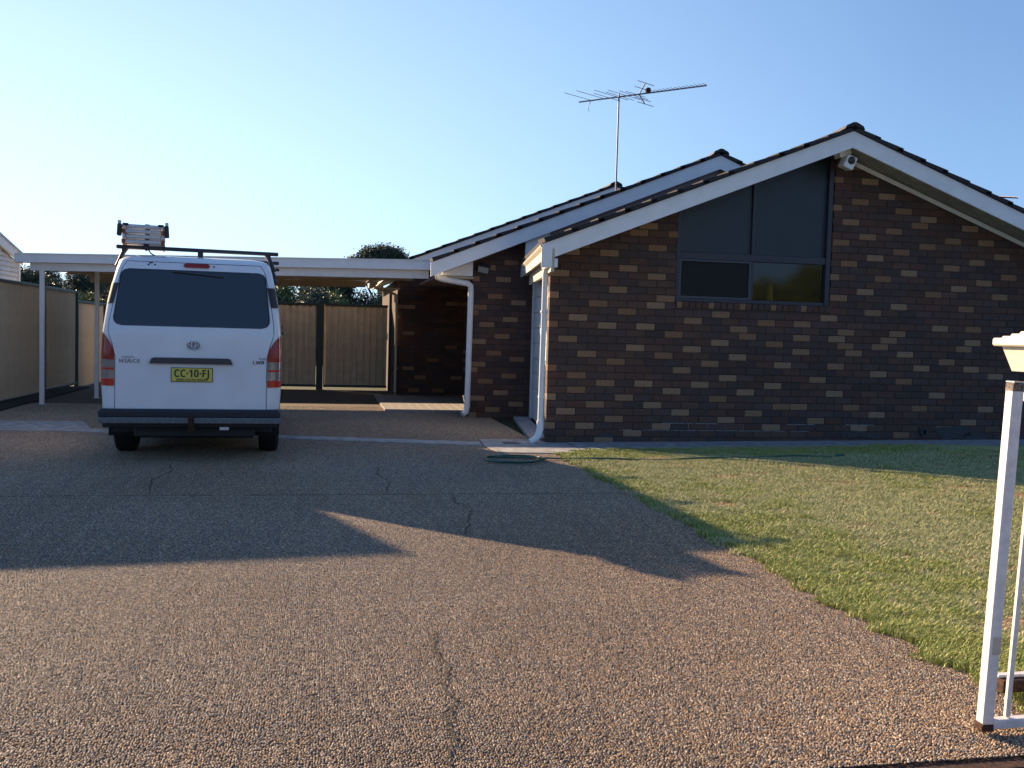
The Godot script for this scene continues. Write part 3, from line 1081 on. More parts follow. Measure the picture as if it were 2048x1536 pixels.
# ============================================================ neighbour
func make_neighbour():
	var nh := thing("neighbour_house", "neighbour's pale weatherboard gable rising behind the tan fence", "house", P(-9.5, 0, 3.0))
	var o := -nh.position
	var add = func(s, nm, m, par = null):
		var x := mk(s, nm, m, nh if par == null else par)
		if par == null:
			x.position = o
		return x
	# front block: ridge along u, right gable end towards the driveway
	var s := st_new()
	var uf := -8.25
	var side_prism = func(st: SurfaceTool, poly: Array, u0: float, u1: float):
		# polygon in (v, h)
		var pv := PackedVector2Array(poly)
		var idx := Geometry2D.triangulate_polygon(pv)
		for k in range(0, idx.size(), 3):
			for q in [[u1, Vector3.RIGHT], [u0, Vector3.LEFT]]:
				face(st, [P(q[0], pv[idx[k]].y, pv[idx[k]].x), P(q[0], pv[idx[k + 1]].y, pv[idx[k + 1]].x), P(q[0], pv[idx[k + 2]].y, pv[idx[k + 2]].x)], q[1])
		var cc := Vector2.ZERO
		for p in pv:
			cc += p / pv.size()
		for i in pv.size():
			var a := pv[i]
			var b := pv[(i + 1) % pv.size()]
			var d := (a + b) * 0.5 - cc
			var nn := Vector2(b.y - a.y, a.x - b.x)
			if nn.dot(d) < 0:
				nn = -nn
			face(st, [P(u0, a.y, a.x), P(u0, b.y, b.x), P(u1, b.y, b.x), P(u1, a.y, a.x)], Vector3(0, nn.y, -nn.x))
	side_prism.call(s, [Vector2(-0.8, -0.1), Vector2(3.35, -0.1), Vector2(3.35, 2.62), Vector2(1.85, 3.28), Vector2(-0.8, 2.14)], -14.0, uf)
	add.call(s, "wall", M.clad)
	s = st_new()
	side_prism.call(s, [Vector2(-1.03, 2.09), Vector2(1.85, 3.33), Vector2(3.39, 2.67), Vector2(3.39, 2.77), Vector2(1.85, 3.43), Vector2(-1.03, 2.19)], -14.2, -7.9)
	add.call(s, "roof", M.tile)
	# rear block with the gable seen past the fence
	s = st_new()
	side_prism.call(s, [Vector2(3.4, -0.1), Vector2(8.70, -0.1), Vector2(8.70, 2.42), Vector2(6.0, 2.96), Vector2(3.4, 2.42)], -14.0, -8.36)
	add.call(s, "wall", M.clad)
	for k in 22:
		var h := 1.25 + k * 0.085
		var vmax := 8.72
		var vmin := 3.4
		if h > 2.36:
			var cut := (h + 0.08 - 2.42) / 0.2
			vmax = 8.70 - cut
			vmin = 3.4 + cut
			if vmax - vmin < 0.3:
				break
		var b := st_new()
		box(b, P(-8.335, h + 0.04, (vmin + vmax) / 2), Vector3(0.022, 0.078, vmax - vmin), Basis(Vector3.BACK, 0.16), 0.003)
		add.call(b, "weatherboard", M.clad)
	s = st_new()
	box(s, P(-8.33, 1.2, 8.735), Vector3(0.07, 2.5, 0.07))
	add.call(s, "corner_post", M.white)
	s = st_new()
	side_prism.call(s, [Vector2(3.2, 2.34), Vector2(6.0, 2.92), Vector2(8.80, 2.355), Vector2(8.80, 2.535), Vector2(6.0, 3.10), Vector2(3.2, 2.54)], -8.30, -8.26)
	add.call(s, "barge_board", M.white)
	s = st_new()
	side_prism.call(s, [Vector2(3.1, 2.50), Vector2(6.0, 3.09), Vector2(8.86, 2.515), Vector2(8.86, 2.545), Vector2(6.0, 3.13), Vector2(3.1, 2.55)], -14.2, -8.24)
	add.call(s, "roof", M.steel)

# ============================================================ fences
func corrugated(s: SurfaceTool, a: Vector3, b: Vector3, h0: float, h1: float, pitch: float, depth: float, flat_: float):
	# trapezoid ribs running up; a to b along the fence; depth towards the left-hand normal
	var d := (b - a)
	var l := d.length()
	d = d / l
	var nrm := Vector3(d.z, 0, -d.x)
	if nrm.z < 0 or (abs(nrm.z) < 0.3 and nrm.x < 0):
		nrm = -nrm
	var prof := []
	var x := 0.0
	var sl := pitch * 0.09
	while x < l:
		prof.append([x, 0.0])
		prof.append([min(x + pitch * (1.0 - flat_) - sl, l), 0.0])
		prof.append([min(x + pitch * (1.0 - flat_), l), depth])
		prof.append([min(x + pitch - sl, l), depth])
		x += pitch
	prof.append([l, 0.0])
	for i in prof.size() - 1:
		if prof[i + 1][0] - prof[i][0] < 1e-5:
			continue
		var p0: Vector3 = a + d * prof[i][0] + nrm * prof[i][1]
		var p1: Vector3 = a + d * prof[i + 1][0] + nrm * prof[i + 1][1]
		face(s, [p0 + Vector3.UP * h0, p1 + Vector3.UP * h0, p1 + Vector3.UP * h1, p0 + Vector3.UP * h1], nrm)
		face(s, [p0 + Vector3.UP * h0 - nrm * 0.002, p1 + Vector3.UP * h0 - nrm * 0.002, p1 + Vector3.UP * h1 - nrm * 0.002, p0 + Vector3.UP * h1 - nrm * 0.002], -nrm)

func make_fences():
	var f := thing("boundary_fence", "tan ribbed sheet metal fence with dark rails stepping down past the posts", "fence", P(-7.5, 0, 8.0))
	var o := -f.position
	var panels := [[2.2, 4.72, 0.03, 1.92], [4.78, 7.22, 0.02, 1.91], [7.34, 9.50, 0.05, 1.90], [9.62, 11.95, -0.06, 1.71], [12.05, 14.4, -0.06, 1.60]]
	for p in panels:
		var s := st_new()
		corrugated(s, P(-7.5, 0, p[0]), P(-7.5, 0, p[1]), p[2], p[3] - 0.03, 0.085, 0.02, 0.42)
		mk(s, "fence_panel", M.fence_tan, f).position = o
		s = st_new()
		box(s, P(-7.485, p[3] - 0.02, (p[0] + p[1]) / 2), Vector3(0.06, 0.05, p[1] - p[0] + 0.04), Basis(), 0.005)
		mk(s, "top_rail", M.dark_green, f).position = o
		s = st_new()
		box(s, P(-7.485, p[2], (p[0] + p[1]) / 2), Vector3(0.06, 0.05, p[1] - p[0] + 0.04), Basis(), 0.005)
		mk(s, "bottom_rail", M.dark_green, f).position = o
		s = st_new()
		box(s, P(-7.48, (p[3] - 0.1) / 2, p[1] + 0.055), Vector3(0.07, p[3] + 0.12, 0.07), Basis(), 0.006)
		mk(s, "fence_post", M.dark_green, f).position = o
	# fence and gate across the side passage
	var g := thing("side_fence", "tan ribbed metal fence between the van and the dark green gate post", "fence", P(-4.5, 0, 9.6))
	o = -g.position
	var s2 := st_new()
	corrugated(s2, P(-6.55, 0, 9.62), P(-2.76, 0, 9.62), 0.09, 1.78, 0.135, 0.024, 0.62)
	mk(s2, "fence_panel", M.fence_tan, g).position = o
	for h in [1.79, 0.075]:
		s2 = st_new()
		box(s2, P(-4.65, h, 9.60), Vector3(3.80, 0.05, 0.05), Basis(), 0.005)
		mk(s2, "rail", M.dark_green, g).position = o
	s2 = st_new()
	box(s2, P(-2.68, 0.91, 9.58), Vector3(0.135, 1.87, 0.09), Basis(), 0.008)
	mk(s2, "gate_post", M.dark_green, g).position = o
	var gt := thing("side_gate", "tan ribbed metal gate with dark green frame beside the house", "gate", P(-1.9, 0, 9.6))
	o = -gt.position
	s2 = st_new()
	corrugated(s2, P(-2.585, 0, 9.62), P(-1.275, 0, 9.62), 0.09, 1.77, 0.137, 0.024, 0.62)
	mk(s2, "gate_panel", M.fence_tan, gt).position = o
	for h in [1.795, 0.075]:
		s2 = st_new()
		box(s2, P(-1.925, h, 9.60), Vector3(1.32, 0.05, 0.05), Basis(), 0.005)
		mk(s2, "rail", M.dark_green, gt).position = o
	s2 = st_new()
	box(s2, P(-2.595, 0.93, 9.57), Vector3(0.02, 1.74, 0.04))
	mk(s2, "gate_stile", M.fence_tan, gt).position = o
	s2 = st_new()
	box(s2, P(-1.27, 1.15, 9.56), Vector3(0.02, 0.14, 0.03))
	mk(s2, "latch", M.steel, gt).position = o
	s2 = st_new()
	box(s2, P(-1.185, 1.02, 9.58), Vector3(0.115, 2.08, 0.09), Basis(), 0.008)
	mk(s2, "gate_post", M.dark_green, gt).position = o

# ============================================================ trees
func crown_mesh(seed_: int, blobs: Array, count: int, leaf: float, tones: Array) -> ArrayMesh:
	var rng := RandomNumberGenerator.new()
	rng.seed = seed_
	var s := st_new()
	var wsum := 0.0
	for b in blobs:
		wsum += b[1].x * b[1].y * b[1].z
	for b in blobs:
		var n := int(count * b[1].x * b[1].y * b[1].z / wsum)
		for i in n:
			var d := Vector3(rng.randfn(), rng.randfn(), rng.randfn()).normalized()
			var r := pow(rng.randf(), 0.45)
			# tufts: cluster the leaves
			var c: Vector3 = b[0] + d * b[1] * r
			for q in 5:
				var p := c + Vector3(rng.randfn(), rng.randfn(), rng.randfn()) * leaf * 0.9
				var bs := Basis.from_euler(Vector3(rng.randf() * TAU, rng.randf() * TAU, rng.randf() * TAU))
				var col: Color = tones[rng.randi() % tones.size()] * rng.randf_range(0.7, 1.25)
				s.set_color(Color(col.r, col.g, col.b))
				var l := leaf * rng.randf_range(0.6, 1.3)
				var a := p + bs * Vector3(-l * 0.5, 0, 0)
				var e := p + bs * Vector3(l * 0.5, 0, 0)
				var u1 := p + bs * Vector3(0, l * 0.28, 0.05 * l)
				var u2 := p + bs * Vector3(0, -l * 0.28, 0.05 * l)
				face(s, [a, u1, e, u2], bs * Vector3.BACK)
	return s.commit()

func tree(called: String, label: String, at: Vector3, seed_: int, h: float, r: float, mesh: ArrayMesh, base_h: float, group: String, turn := 0.0):
	var t := thing(called, label, "tree", at, turn, group)
	var rng := RandomNumberGenerator.new()
	rng.seed = seed_
	var s := st_new()
	tube(s, [Vector3.ZERO, Vector3(0.05, h * 0.25, 0.03), Vector3(-0.04, h * 0.5, 0.05), Vector3(0.03, h * 0.75, 0)], [0.035 * h, 0.028 * h, 0.02 * h, 0.008 * h], 8)
	for k in 7:
		var a := TAU * k / 7.0 + rng.randf()
		var b0 := Vector3(0, h * rng.randf_range(0.28, 0.5), 0)
		var b1 := b0 + Vector3(cos(a) * r * 0.4, h * 0.18, sin(a) * r * 0.4)
		var b2 := b0 + Vector3(cos(a) * r * 0.75, h * 0.36, sin(a) * r * 0.75)
		tube(s, [b0, b1, b2], [0.014 * h, 0.010 * h, 0.004 * h], 6)
	mk(s, "trunk", M.bark, t)
	var c := MeshInstance3D.new()
	c.mesh = mesh
	c.material_override = M.leaf
	put(c, "crown", t)
	return t

func make_trees():
	var greens := [Color(0.09, 0.14, 0.035), Color(0.12, 0.17, 0.04), Color(0.07, 0.105, 0.04), Color(0.16, 0.18, 0.05)]
	var yellows := [Color(0.22, 0.23, 0.06), Color(0.17, 0.21, 0.06), Color(0.26, 0.24, 0.09), Color(0.12, 0.16, 0.05)]
	var dusky := [Color(0.07, 0.09, 0.065), Color(0.08, 0.105, 0.065), Color(0.10, 0.115, 0.06)]
	# umbrella-crowned gum above the carport
	var ub := []
	for q in [[-1.5, 5.35, 1.0, 0.55], [-0.75, 5.85, 1.0, 0.6], [0.1, 6.05, 1.05, 0.55], [0.75, 5.8, 1.0, 0.65], [1.35, 5.35, 0.8, 0.6], [1.9, 4.9, 0.7, 0.5], [0.2, 5.4, 1.2, 0.4], [-0.2, 5.6, 1.3, 0.5]]:
		ub.append([Vector3(q[0], q[1], (q[2] - 1.0) * 0.8), Vector3(q[2] * 0.72, q[3] * 0.75, 0.9)])
	tree("gum_tree", "spreading umbrella shaped tree standing alone above the carport roof", P(0.78, 0, 47.8), 3, 6.4, 2.0, crown_mesh(3, ub, 4200, 0.13, dusky), 4.5, "")
	# bushy trees beyond the yard
	var shapes := []
	for k in 4:
		var rng := RandomNumberGenerator.new()
		rng.seed = 200 + k
		var bl := []
		for i in 11:
			var a := rng.randf() * TAU
			var rr := rng.randf_range(0.0, 1.5)
			bl.append([Vector3(cos(a) * rr, rng.randf_range(0.9, 3.6) - rr * 0.25, sin(a) * rr), Vector3.ONE * rng.randf_range(0.55, 0.95)])
		shapes.append(crown_mesh(300 + k, bl, 5000, 0.135, [greens, yellows, dusky, greens][k]))
	var spots := [[-19.5, 43.0, 0.85, 0], [-16.8, 43.1, 0.99, 2], [-15.3, 46.5, 1.03, 0], [-13.4, 39.0, 1.0, 3], [-11.5, 36.0, 0.95, 2], [-9.6, 33.0, 0.9, 0], [-7.4, 34.0, 0.92, 3], [-5.6, 33.5, 0.9, 2], [-4.2, 31.0, 0.88, 0], [-2.9, 34.0, 0.95, 3], [-1.6, 36.5, 1.0, 2], [-0.9, 24.0, 0.52, 1], [-14.2, 31.0, 0.80, 1], [-11.6, 27.5, 0.62, 1], [-17.5, 37.0, 1.0, 2], [-12.4, 33.0, 0.85, 2], [0.6, 33.0, 0.9, 0], [-18.4, 33.0, 0.9, 3], [-15.6, 35.0, 0.95, 0], [-13.6, 29.0, 0.8, 2], [-10.4, 29.0, 0.78, 0], [-16.2, 30.0, 0.84, 2], [-3.4, 27.0, 0.70, 2], [-2.2, 28.5, 0.74, 0], [-5.0, 28.0, 0.72, 3]]
	var kinds := ["dark green bushy tree", "low yellow green sunlit bush", "dusky grey green tree", "mid green bushy tree"]
	for i in spots.size():
		var sp = spots[i]
		var t = tree("bushy_tree" if sp[3] != 1 else "sunlit_bush", kinds[sp[3]] + (" beyond the tan boundary fence" if sp[0] < -9.0 else (" behind the side fence and the van" if sp[0] < -3.0 else " showing above the side gate")), P(sp[0], -0.05, sp[1]), 400 + i, 4.2, 1.6, shapes[sp[3]], 1.0, "trees beyond the back fence", i * 1.3)
		t.scale = Vector3.ONE * sp[2]
	# the far side of the street, mirrored low in the window panes
	for i in 13:
		var k: int = [0, 3, 2, 0, 3][i % 5]
		var t = tree("street_tree", ["dark green street tree across the road facing the house", "", "dusky street tree across the road facing the house", "mid green street tree across the road facing the house"][k], P(-22.0 + i * 4.4, -0.05, -38.0 - (i % 3) * 2.5), 600 + i, 4.2, 1.6, shapes[k], 1.0, "trees across the road", i * 2.1)
		t.scale = Vector3(1.35, 1.0 + 0.15 * (i % 4), 1.35)

# ============================================================ van
func lerp_table(t: Array, x: float) -> float:
	if x <= t[0][0]:
		return t[0][1]
	for i in t.size() - 1:
		if x <= t[i + 1][0]:
			return lerp(float(t[i][1]), float(t[i + 1][1]), (x - t[i][0]) / (t[i + 1][0] - t[i][0]))
	return t[-1][1]

const VW := [[0.30, 0.765], [0.45, 0.795], [0.70, 0.808], [1.0, 0.810], [1.2, 0.802], [1.45, 0.777], [1.65, 0.742], [1.80, 0.708], [1.87, 0.688]]
const VR := [[1.0, 0.0], [1.2, 0.008], [1.27, 0.022], [1.78, 0.165], [1.87, 0.205]]
const VF := [[0.30, 0.02], [0.8, 0.04], [1.0, 0.12], [1.2, 0.30], [1.8, 0.86], [1.87, 0.95]]
const VL := 4.65

func van_rear(x: float, h: float) -> float:
	# z of the rear surface at a point across the van
	var w := lerp_table(VW, h)
	var r := lerp_table(VR, h)
	var rc := 0.11
	var over: float = clamp(abs(x) - (w - rc), 0.0, rc * 0.995)
	return -r - rc * (1.0 - sqrt(1.0 - pow(over / rc, 2)))

func van_patch(xl: Callable, xr: Callable, h0: float, h1: float, off: float, rows := 18, cols := 14) -> SurfaceTool:
	var s := st_new()
	s.set_smooth_group(0)
	var g := []
	for j in rows + 1:
		var h: float = lerp(h0, h1, j / float(rows))
		var row := []
		for i in cols + 1:
			var x: float = lerp(float(xl.call(h)), float(xr.call(h)), i / float(cols))
			row.append(Vector3(x, h, van_rear(x, h) + off))
		g.append(row)
	for j in rows:
		for i in cols:
			var q := [g[j][i], g[j + 1][i], g[j + 1][i + 1], g[j][i + 1]]
			for k in [0, 1, 2, 0, 2, 3]:
				s.add_vertex(q[k])
	s.generate_normals()
	# edges back to the body so that the panel has thickness
	for e in [[0, 1], [rows, -1]]:
		for i in cols:
			var a: Vector3 = g[e[0]][i]
			var b: Vector3 = g[e[0]][i + 1]
			face(s, [a, b, b - Vector3(0, 0, off + 0.01), a - Vector3(0, 0, off + 0.01)], Vector3(0, -e[1], 0))
	for e in [[0, -1], [cols, 1]]:
		for j in rows:
			var a: Vector3 = g[j][e[0]]
			var b: Vector3 = g[j + 1][e[0]]
			face(s, [a, b, b - Vector3(0, 0, off + 0.01), a - Vector3(0, 0, off + 0.01)], Vector3(e[1], 0, 0))
	return s

func text_mesh(txt: String, size_m: float, depth: float, font_name := "Droid Sans", weight := 400, squash := 1.0) -> TextMesh:
	var t := TextMesh.new()
	var f := SystemFont.new()
	f.font_names = PackedStringArray([font_name])
	f.font_weight = weight
	t.font = f
	t.text = txt
	t.font_size = 48
	t.pixel_size = size_m / 48.0
	t.depth = depth
	return t

func lettering(txt: String, size_m: float, m: Material, parent: Node, at: Vector3, tilt := 0.0, weight := 400, sx := 1.0, nm := "lettering"):
	var o := MeshInstance3D.new()
	o.mesh = text_mesh(txt, size_m, 0.002, "Droid Sans", weight)
	o.material_override = m
	put(o, nm, parent)
	o.position = at
	o.rotation.x = tilt
	o.scale = Vector3(sx, 1, 1)
	return o

func make_van():
	var van := thing("parked_van", "white panel van parked on the driveway with roof rack and yellow plate", "van", P(-3.789, 0, -1.65), 0.042)
	# body rings
	var hs := [0.41, 0.45, 0.58, 0.70, 0.85, 1.0, 1.1, 1.2, 1.27, 1.36, 1.45, 1.55, 1.65, 1.73, 1.80, 1.84, 1.87]
	var rings := []
	for h in hs:
		rings.append(van_ring(h, 0.0))
	for q in [[1.885, 0.012], [1.903, 0.035], [1.918, 0.075], [1.93, 0.14], [1.94, 0.26]]:
		var rg := van_ring(1.87, q[1])
		for i in rg.size():
			rg[i].y = q[0]
		rings.append(rg)
	var s := st_new()
	s.set_smooth_group(0)
	var n: int = rings[0].size()
	for j in rings.size() - 1:
		for i in n:
			var a: Vector3 = rings[j][i]
			var b: Vector3 = rings[j][(i + 1) % n]
			var c: Vector3 = rings[j + 1][(i + 1) % n]
			var d: Vector3 = rings[j + 1][i]
			for p in [a, c, b, a, d, c]:
				s.add_vertex(p)
	var top := Vector3(0, 1.95, -2.4)
	for i in n:
		for p in [rings[-1][i], top, rings[-1][(i + 1) % n]]:
			s.add_vertex(p)
	s.generate_normals()
	mk(s, "body", M.van, van)
	# floor pan
	s = st_new()
	box(s, Vector3(0, 0.33, -2.35), Vector3(1.45, 0.14, 4.3))
	mk(s, "floor_pan", M.black_plastic, van)
	s = st_new()
	lathe(s, Vector3(0, 0.325, -0.88), Vector3.RIGHT, [[0.0, -0.62], [0.045, -0.62], [0.045, -0.12], [0.13, -0.08], [0.13, 0.08], [0.045, 0.12], [0.045, 0.62], [0.0, 0.62]], 14)
	mk(s, "rear_axle", M.black_plastic, van)
	s = st_new()
	box(s, Vector3(0, 0.24, -2.4), Vector3(1.2, 0.10, 2.4), Basis(), 0.02)  # low wide block added to keep light out from under the van
	mk(s, "chassis_light_block", M.black_plastic, van)
	s = st_new()
	tube(s, [Vector3(0.42, 0.25, -2.2), Vector3(0.42, 0.24, -0.7), Vector3(0.44, 0.24, -0.15)], 0.03, 10)
	mk(s, "exhaust", M.rust, van)
	s = st_new()
	box(s, Vector3(0.02, 0.28, -0.32), Vector3(1.10, 0.14, 0.40), Basis(), 0.02)  # block added behind the bumper so the ground below stays dark
	mk(s, "underbody_light_block", M.black_plastic, van)
	# tailgate
	var gx0 = func(h): return -lerp_table([[0.49, 0.672], [0.71, 0.672], [0.98, 0.672], [1.10, 0.70], [1.20, 0.735], [1.30, 0.73], [1.6, 0.685], [1.80, 0.64], [1.865, 0.60]], h)
	var gx1 = func(h): return lerp_table([[0.49, 0.672], [0.71, 0.672], [0.98, 0.672], [1.10, 0.70], [1.20, 0.735], [1.30, 0.73], [1.6, 0.685], [1.80, 0.64], [1.865, 0.60]], h)
	mk(van_patch(func(h): return gx0.call(h) - 0.006, func(h): return gx1.call(h) + 0.006, 0.486, 1.868, 0.002, 40, 20), "door_seal", M.dark, van)
	var tail := mk(van_patch(gx0, gx1, 0.492, 1.862, 0.007, 48, 24), "tailgate", M.van, van)
	# rear glass with rounded corners
	var corner = func(h: float, base: float) -> float:
		var r := 0.085
		var d := 0.0
		if h < 1.262 + r:
			var t: float = (1.262 + r - h) / r
			d = r * (1.0 - sqrt(max(0.0, 1.0 - t * t)))
		elif h > 1.795 - r * 0.8:
			var t2: float = (h - (1.795 - r * 0.8)) / (r * 0.8)
			d = r * 0.8 * (1.0 - sqrt(max(0.0, 1.0 - t2 * t2)))
		return base - d
	var half = func(h): return corner.call(h, lerp(0.695, 0.638, (h - 1.262) / 0.533))
	mk(van_patch(func(h): return -half.call(h) - 0.012, func(h): return half.call(h) + 0.012, 1.262, 1.795, 0.0085, 40, 22), "glass_seal", M.dark, tail)
	mk(van_patch(func(h): return -half.call(h), func(h): return half.call(h), 1.2645, 1.7925, 0.0105, 40, 22), "rear_glass", M.van_glass, tail)
	# wiper
	s = st_new()
	tube(s, [Vector3(-0.20, 1.778, -0.142), Vector3(0.02, 1.762, -0.138), Vector3(0.26, 1.742, -0.133)], 0.006, 6)
	mk(s, "wiper", M.grey_plastic, tail)
	# high brake lamp and rubber plugs
	mk(van_patch(func(h): return -0.10 + max(0.0, abs(h - 1.842) - 0.008) * 1.5, func(h): return 0.135 - max(0.0, abs(h - 1.842) - 0.008) * 1.5, 1.823, 1.861, 0.022, 8, 10), "brake_lamp", M.red_lens, tail)
	for p in [[-0.415, 1.836], [-0.402, 1.852], [-0.385, 1.863 - 0.006], [-0.357, 1.838], [0.172, 1.838]]:
		s = st_new()
		lathe(s, Vector3(p[0], p[1], van_rear(p[0], p[1]) + 0.006), Vector3(0, 0.25, 1), [[0.0, 0.006], [0.008, 0.005], [0.009, 0.0]], 10)
		mk(s, "rubber_plug", M.dark, tail)
	# number plate garnish (handle)
	s = st_new()
	var hp := [Vector2(-0.375, 0.918), Vector2(0.365, 0.918), Vector2(0.345, 0.966), Vector2(0.32, 0.974), Vector2(-0.33, 0.974), Vector2(-0.355, 0.966)]
	prism(s, hp, -0.035, -0.005)
	mk(s, "plate_garnish", M.grey_plastic, tail)
	# number plate
	var plate := Node3D.new()
	put(plate, "number_plate", tail)
	plate.position = Vector3(0.0, 0.8165, 0.016)
	s = st_new()
	box(s, Vector3.ZERO, Vector3(0.372, 0.134, 0.004), Basis(), 0.0015)
	mk(s, "plate_border", M.plate_ink, plate)
	s = st_new()
	box(s, Vector3(0, 0, 0.002), Vector3(0.360, 0.122, 0.004), Basis(), 0.0015)
	mk(s, "plate_face", M.plate, plate)
	lettering("CC·10·FJ", 0.098, M.plate_ink, plate, Vector3(0, 0.012, 0.0055), 0.0, 800, 0.86)
	lettering("NEW SOUTH WALES", 0.027, M.plate_ink, plate, Vector3(0, -0.046, 0.0055), 0.0, 600, 1.12)
	# badges
	lettering("TOYOTA", 0.026, M.badge_grey, tail, Vector3(-0.565, 0.972, 0.010), 0.0, 500, 1.15)
	lettering("HIACE", 0.046, M.badge_grey, tail, Vector3(-0.548, 0.936, 0.010), 0.0, 600, 1.4)
	lettering("LWB", 0.043, M.badge_dark, tail, Vector3(0.600, 0.942, 0.010), 0.0, 700, 1.25)
	lettering("D-4D", 0.024, M.badge_grey, tail, Vector3(0.635, 0.978, 0.010), 0.0, 600, 1.2)
	var em := Node3D.new()
	put(em, "emblem", tail)
	em.position = Vector3(0.012, 1.092, 0.014)
	s = st_new()
	var ep := []
	for k in 28:
		ep.append(Vector2(cos(TAU * k / 28.0) * 0.060, sin(TAU * k / 28.0) * 0.039))
	prism(s, ep, 0.001, 0.010)
	mk(s, "emblem_plate", M.badge_grey, em)
	for e in [[0.0, 0.0, 0.062, 0.041], [0.0, 0.012, 0.047, 0.021], [0.0, 0.004, 0.019, 0.036]]:
		s = st_new()
		var pts := []
		for k in 33:
			var a := TAU * k / 32.0
			pts.append(Vector3(e[0] + cos(a) * e[2], e[1] + sin(a) * e[3], 0))
		tube(s, pts, 0.0036, 6, false)
		mk(s, "emblem_ring", M.chrome, em)
	# tail lamps
	for sg in [-1.0, 1.0]:
		var lamp := Node3D.new()
		put(lamp, "tail_lamp", van)
		var inner = func(h: float) -> float:
			var b := 0.682
			if h > 0.98:
				var t: float = (h - 0.98) / 0.217
				b = 0.682 + 0.115 * t * t
			return b
		var outer = func(h: float) -> float: return lerp_table(VW, h) - 0.0006
		for seg in [[0.706, 0.772, M.red_bright, "reflector"], [0.776, 0.852, M.clear_lens, "reverse_lens"], [0.854, 0.872, M.red_bright, "divider"], [0.874, 0.945, M.clear_lens, "indicator_lens"], [0.947, 1.197, M.red_lens, "stop_lens"]]:
			var xl = func(h): return inner.call(h) if sg > 0 else -outer.call(h)
			var xr = func(h): return outer.call(h) if sg > 0 else -inner.call(h)
			mk(van_patch(xl, xr, seg[0], seg[1], 0.011, 10, 8), seg[3], seg[2], lamp)
		# vent at the upper corner
		var vi = func(h): return lerp_table(VW, h) - 0.075 + 0.02 * (1.66 - h)
		var vo = func(h): return lerp_table(VW, h) - 0.001
		mk(van_patch(func(h): return vi.call(h) if sg > 0 else -vo.call(h), func(h): return vo.call(h) if sg > 0 else -vi.call(h), 1.465, 1.655, 0.014, 10, 6), "pillar_vent", M.black_plastic, van)
	# bumper, step bar and hitch
	s = st_new()
	box(s, Vector3(0, 0.452, -0.06), Vector3(1.615, 0.088, 0.30), Basis(), 0.022)
	mk(s, "bumper", M.black_plastic, van)
	s = st_new()
	box(s, Vector3(-0.405, 0.395, 0.06), Vector3(0.79, 0.055, 0.10), Basis(), 0.006)
	mk(s, "step_bar", M.galv, van)
	s = st_new()
	box(s, Vector3(0.415, 0.395, 0.06), Vector3(0.80, 0.055, 0.10), Basis(), 0.006)
	mk(s, "step_bar", M.galv, van)
	s = st_new()
	box(s, Vector3(0.005, 0.36, 0.03), Vector3(0.05, 0.15, 0.20), Basis(), 0.006)
	lathe(s, Vector3(0.005, 0.40, 0.135), Vector3.UP, [[0.0, 0.05], [0.018, 0.045], [0.025, 0.028], [0.018, 0.01], [0.012, 0.0], [0.012, -0.06]], 14)
	mk(s, "tow_hitch", M.rust, van)
	s = st_new()
	box(s, Vector3(0.0, 0.345, -0.03), Vector3(1.56, 0.05, 0.10), Basis(), 0.01)
	mk(s, "tow_beam", M.black_plastic, van)
	s = st_new()
	box(s, Vector3(0.295, 0.315, 0.02), Vector3(0.085, 0.028, 0.004))
	mk(s, "tow_label", M.white2, van)
	# mud flaps and wheels
	for sg in [-1.0, 1.0]:
		s = st_new()
		box(s, Vector3(sg * 0.675, 0.30, -0.42), Vector3(0.24, 0.20, 0.012), Basis(), 0.003)
		mk(s, "mud_flap", M.rubber, van)
		for z in [-0.88, -3.45]:
			var w := Node3D.new()
			put(w, "wheel", van)
			w.position = Vector3(sg * 0.69, 0.325, z)
			s = st_new()
			lathe(s, Vector3.ZERO, Vector3.RIGHT, [[0.20, -0.09], [0.27, -0.10], [0.31, -0.09], [0.327, -0.07], [0.330, 0.0], [0.327, 0.07], [0.31, 0.09], [0.27, 0.10], [0.20, 0.09]], 32)
			mk(s, "tyre", M.rubber, w)
			s = st_new()
			lathe(s, Vector3.ZERO, Vector3.RIGHT * sg, [[0.0, 0.05], [0.06, 0.055], [0.08, 0.03], [0.17, 0.035], [0.20, 0.08], [0.205, 0.0]], 24)
			mk(s, "rim", M.steel, w)
		# black boxes standing in for the shade inside the wheel arches
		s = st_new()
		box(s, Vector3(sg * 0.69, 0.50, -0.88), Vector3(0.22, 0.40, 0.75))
		mk(s, "wheel_arch_shade", M.black_plastic, van)
	# front and side glass
	s = st_new()
	var wsc := []
	for h in [1.16, 1.80]:
		for x in [-1.0, 1.0]:
			wsc.append(Vector3(x * (lerp_table(VW, h) - 0.10), h, -VL + lerp_table(VF, h) - 0.006))
	face(s, [wsc[0], wsc[1], wsc[3], wsc[2]], Vector3(0, 0.5, -1))
	mk(s, "windscreen", M.van_glass, van)
	for sg in [-1.0, 1.0]:
		s = st_new()
		var q := []
		for p in [[1.2, -3.95], [1.2, -3.0], [1.70, -3.0], [1.70, -3.55]]:
			q.append(Vector3(sg * (lerp_table(VW, p[0]) + 0.003), p[0], p[1]))
		face(s, q, Vector3(sg, 0, 0))
		mk(s, "door_glass", M.van_glass, van)
		s = st_new()
		box(s, Vector3(sg * 0.765, 1.24, -4.10), Vector3(0.08, 0.18, 0.07), Basis(), 0.03)
		tube(s, [Vector3(sg * 0.76, 1.20, -4.02), Vector3(sg * 0.82, 1.20, -4.02)], 0.02, 8)
		mk(s, "door_mirror", M.black_plastic, van)
	# roof rack
	var rack := Node3D.new()
	put(rack, "roof_rack", van)
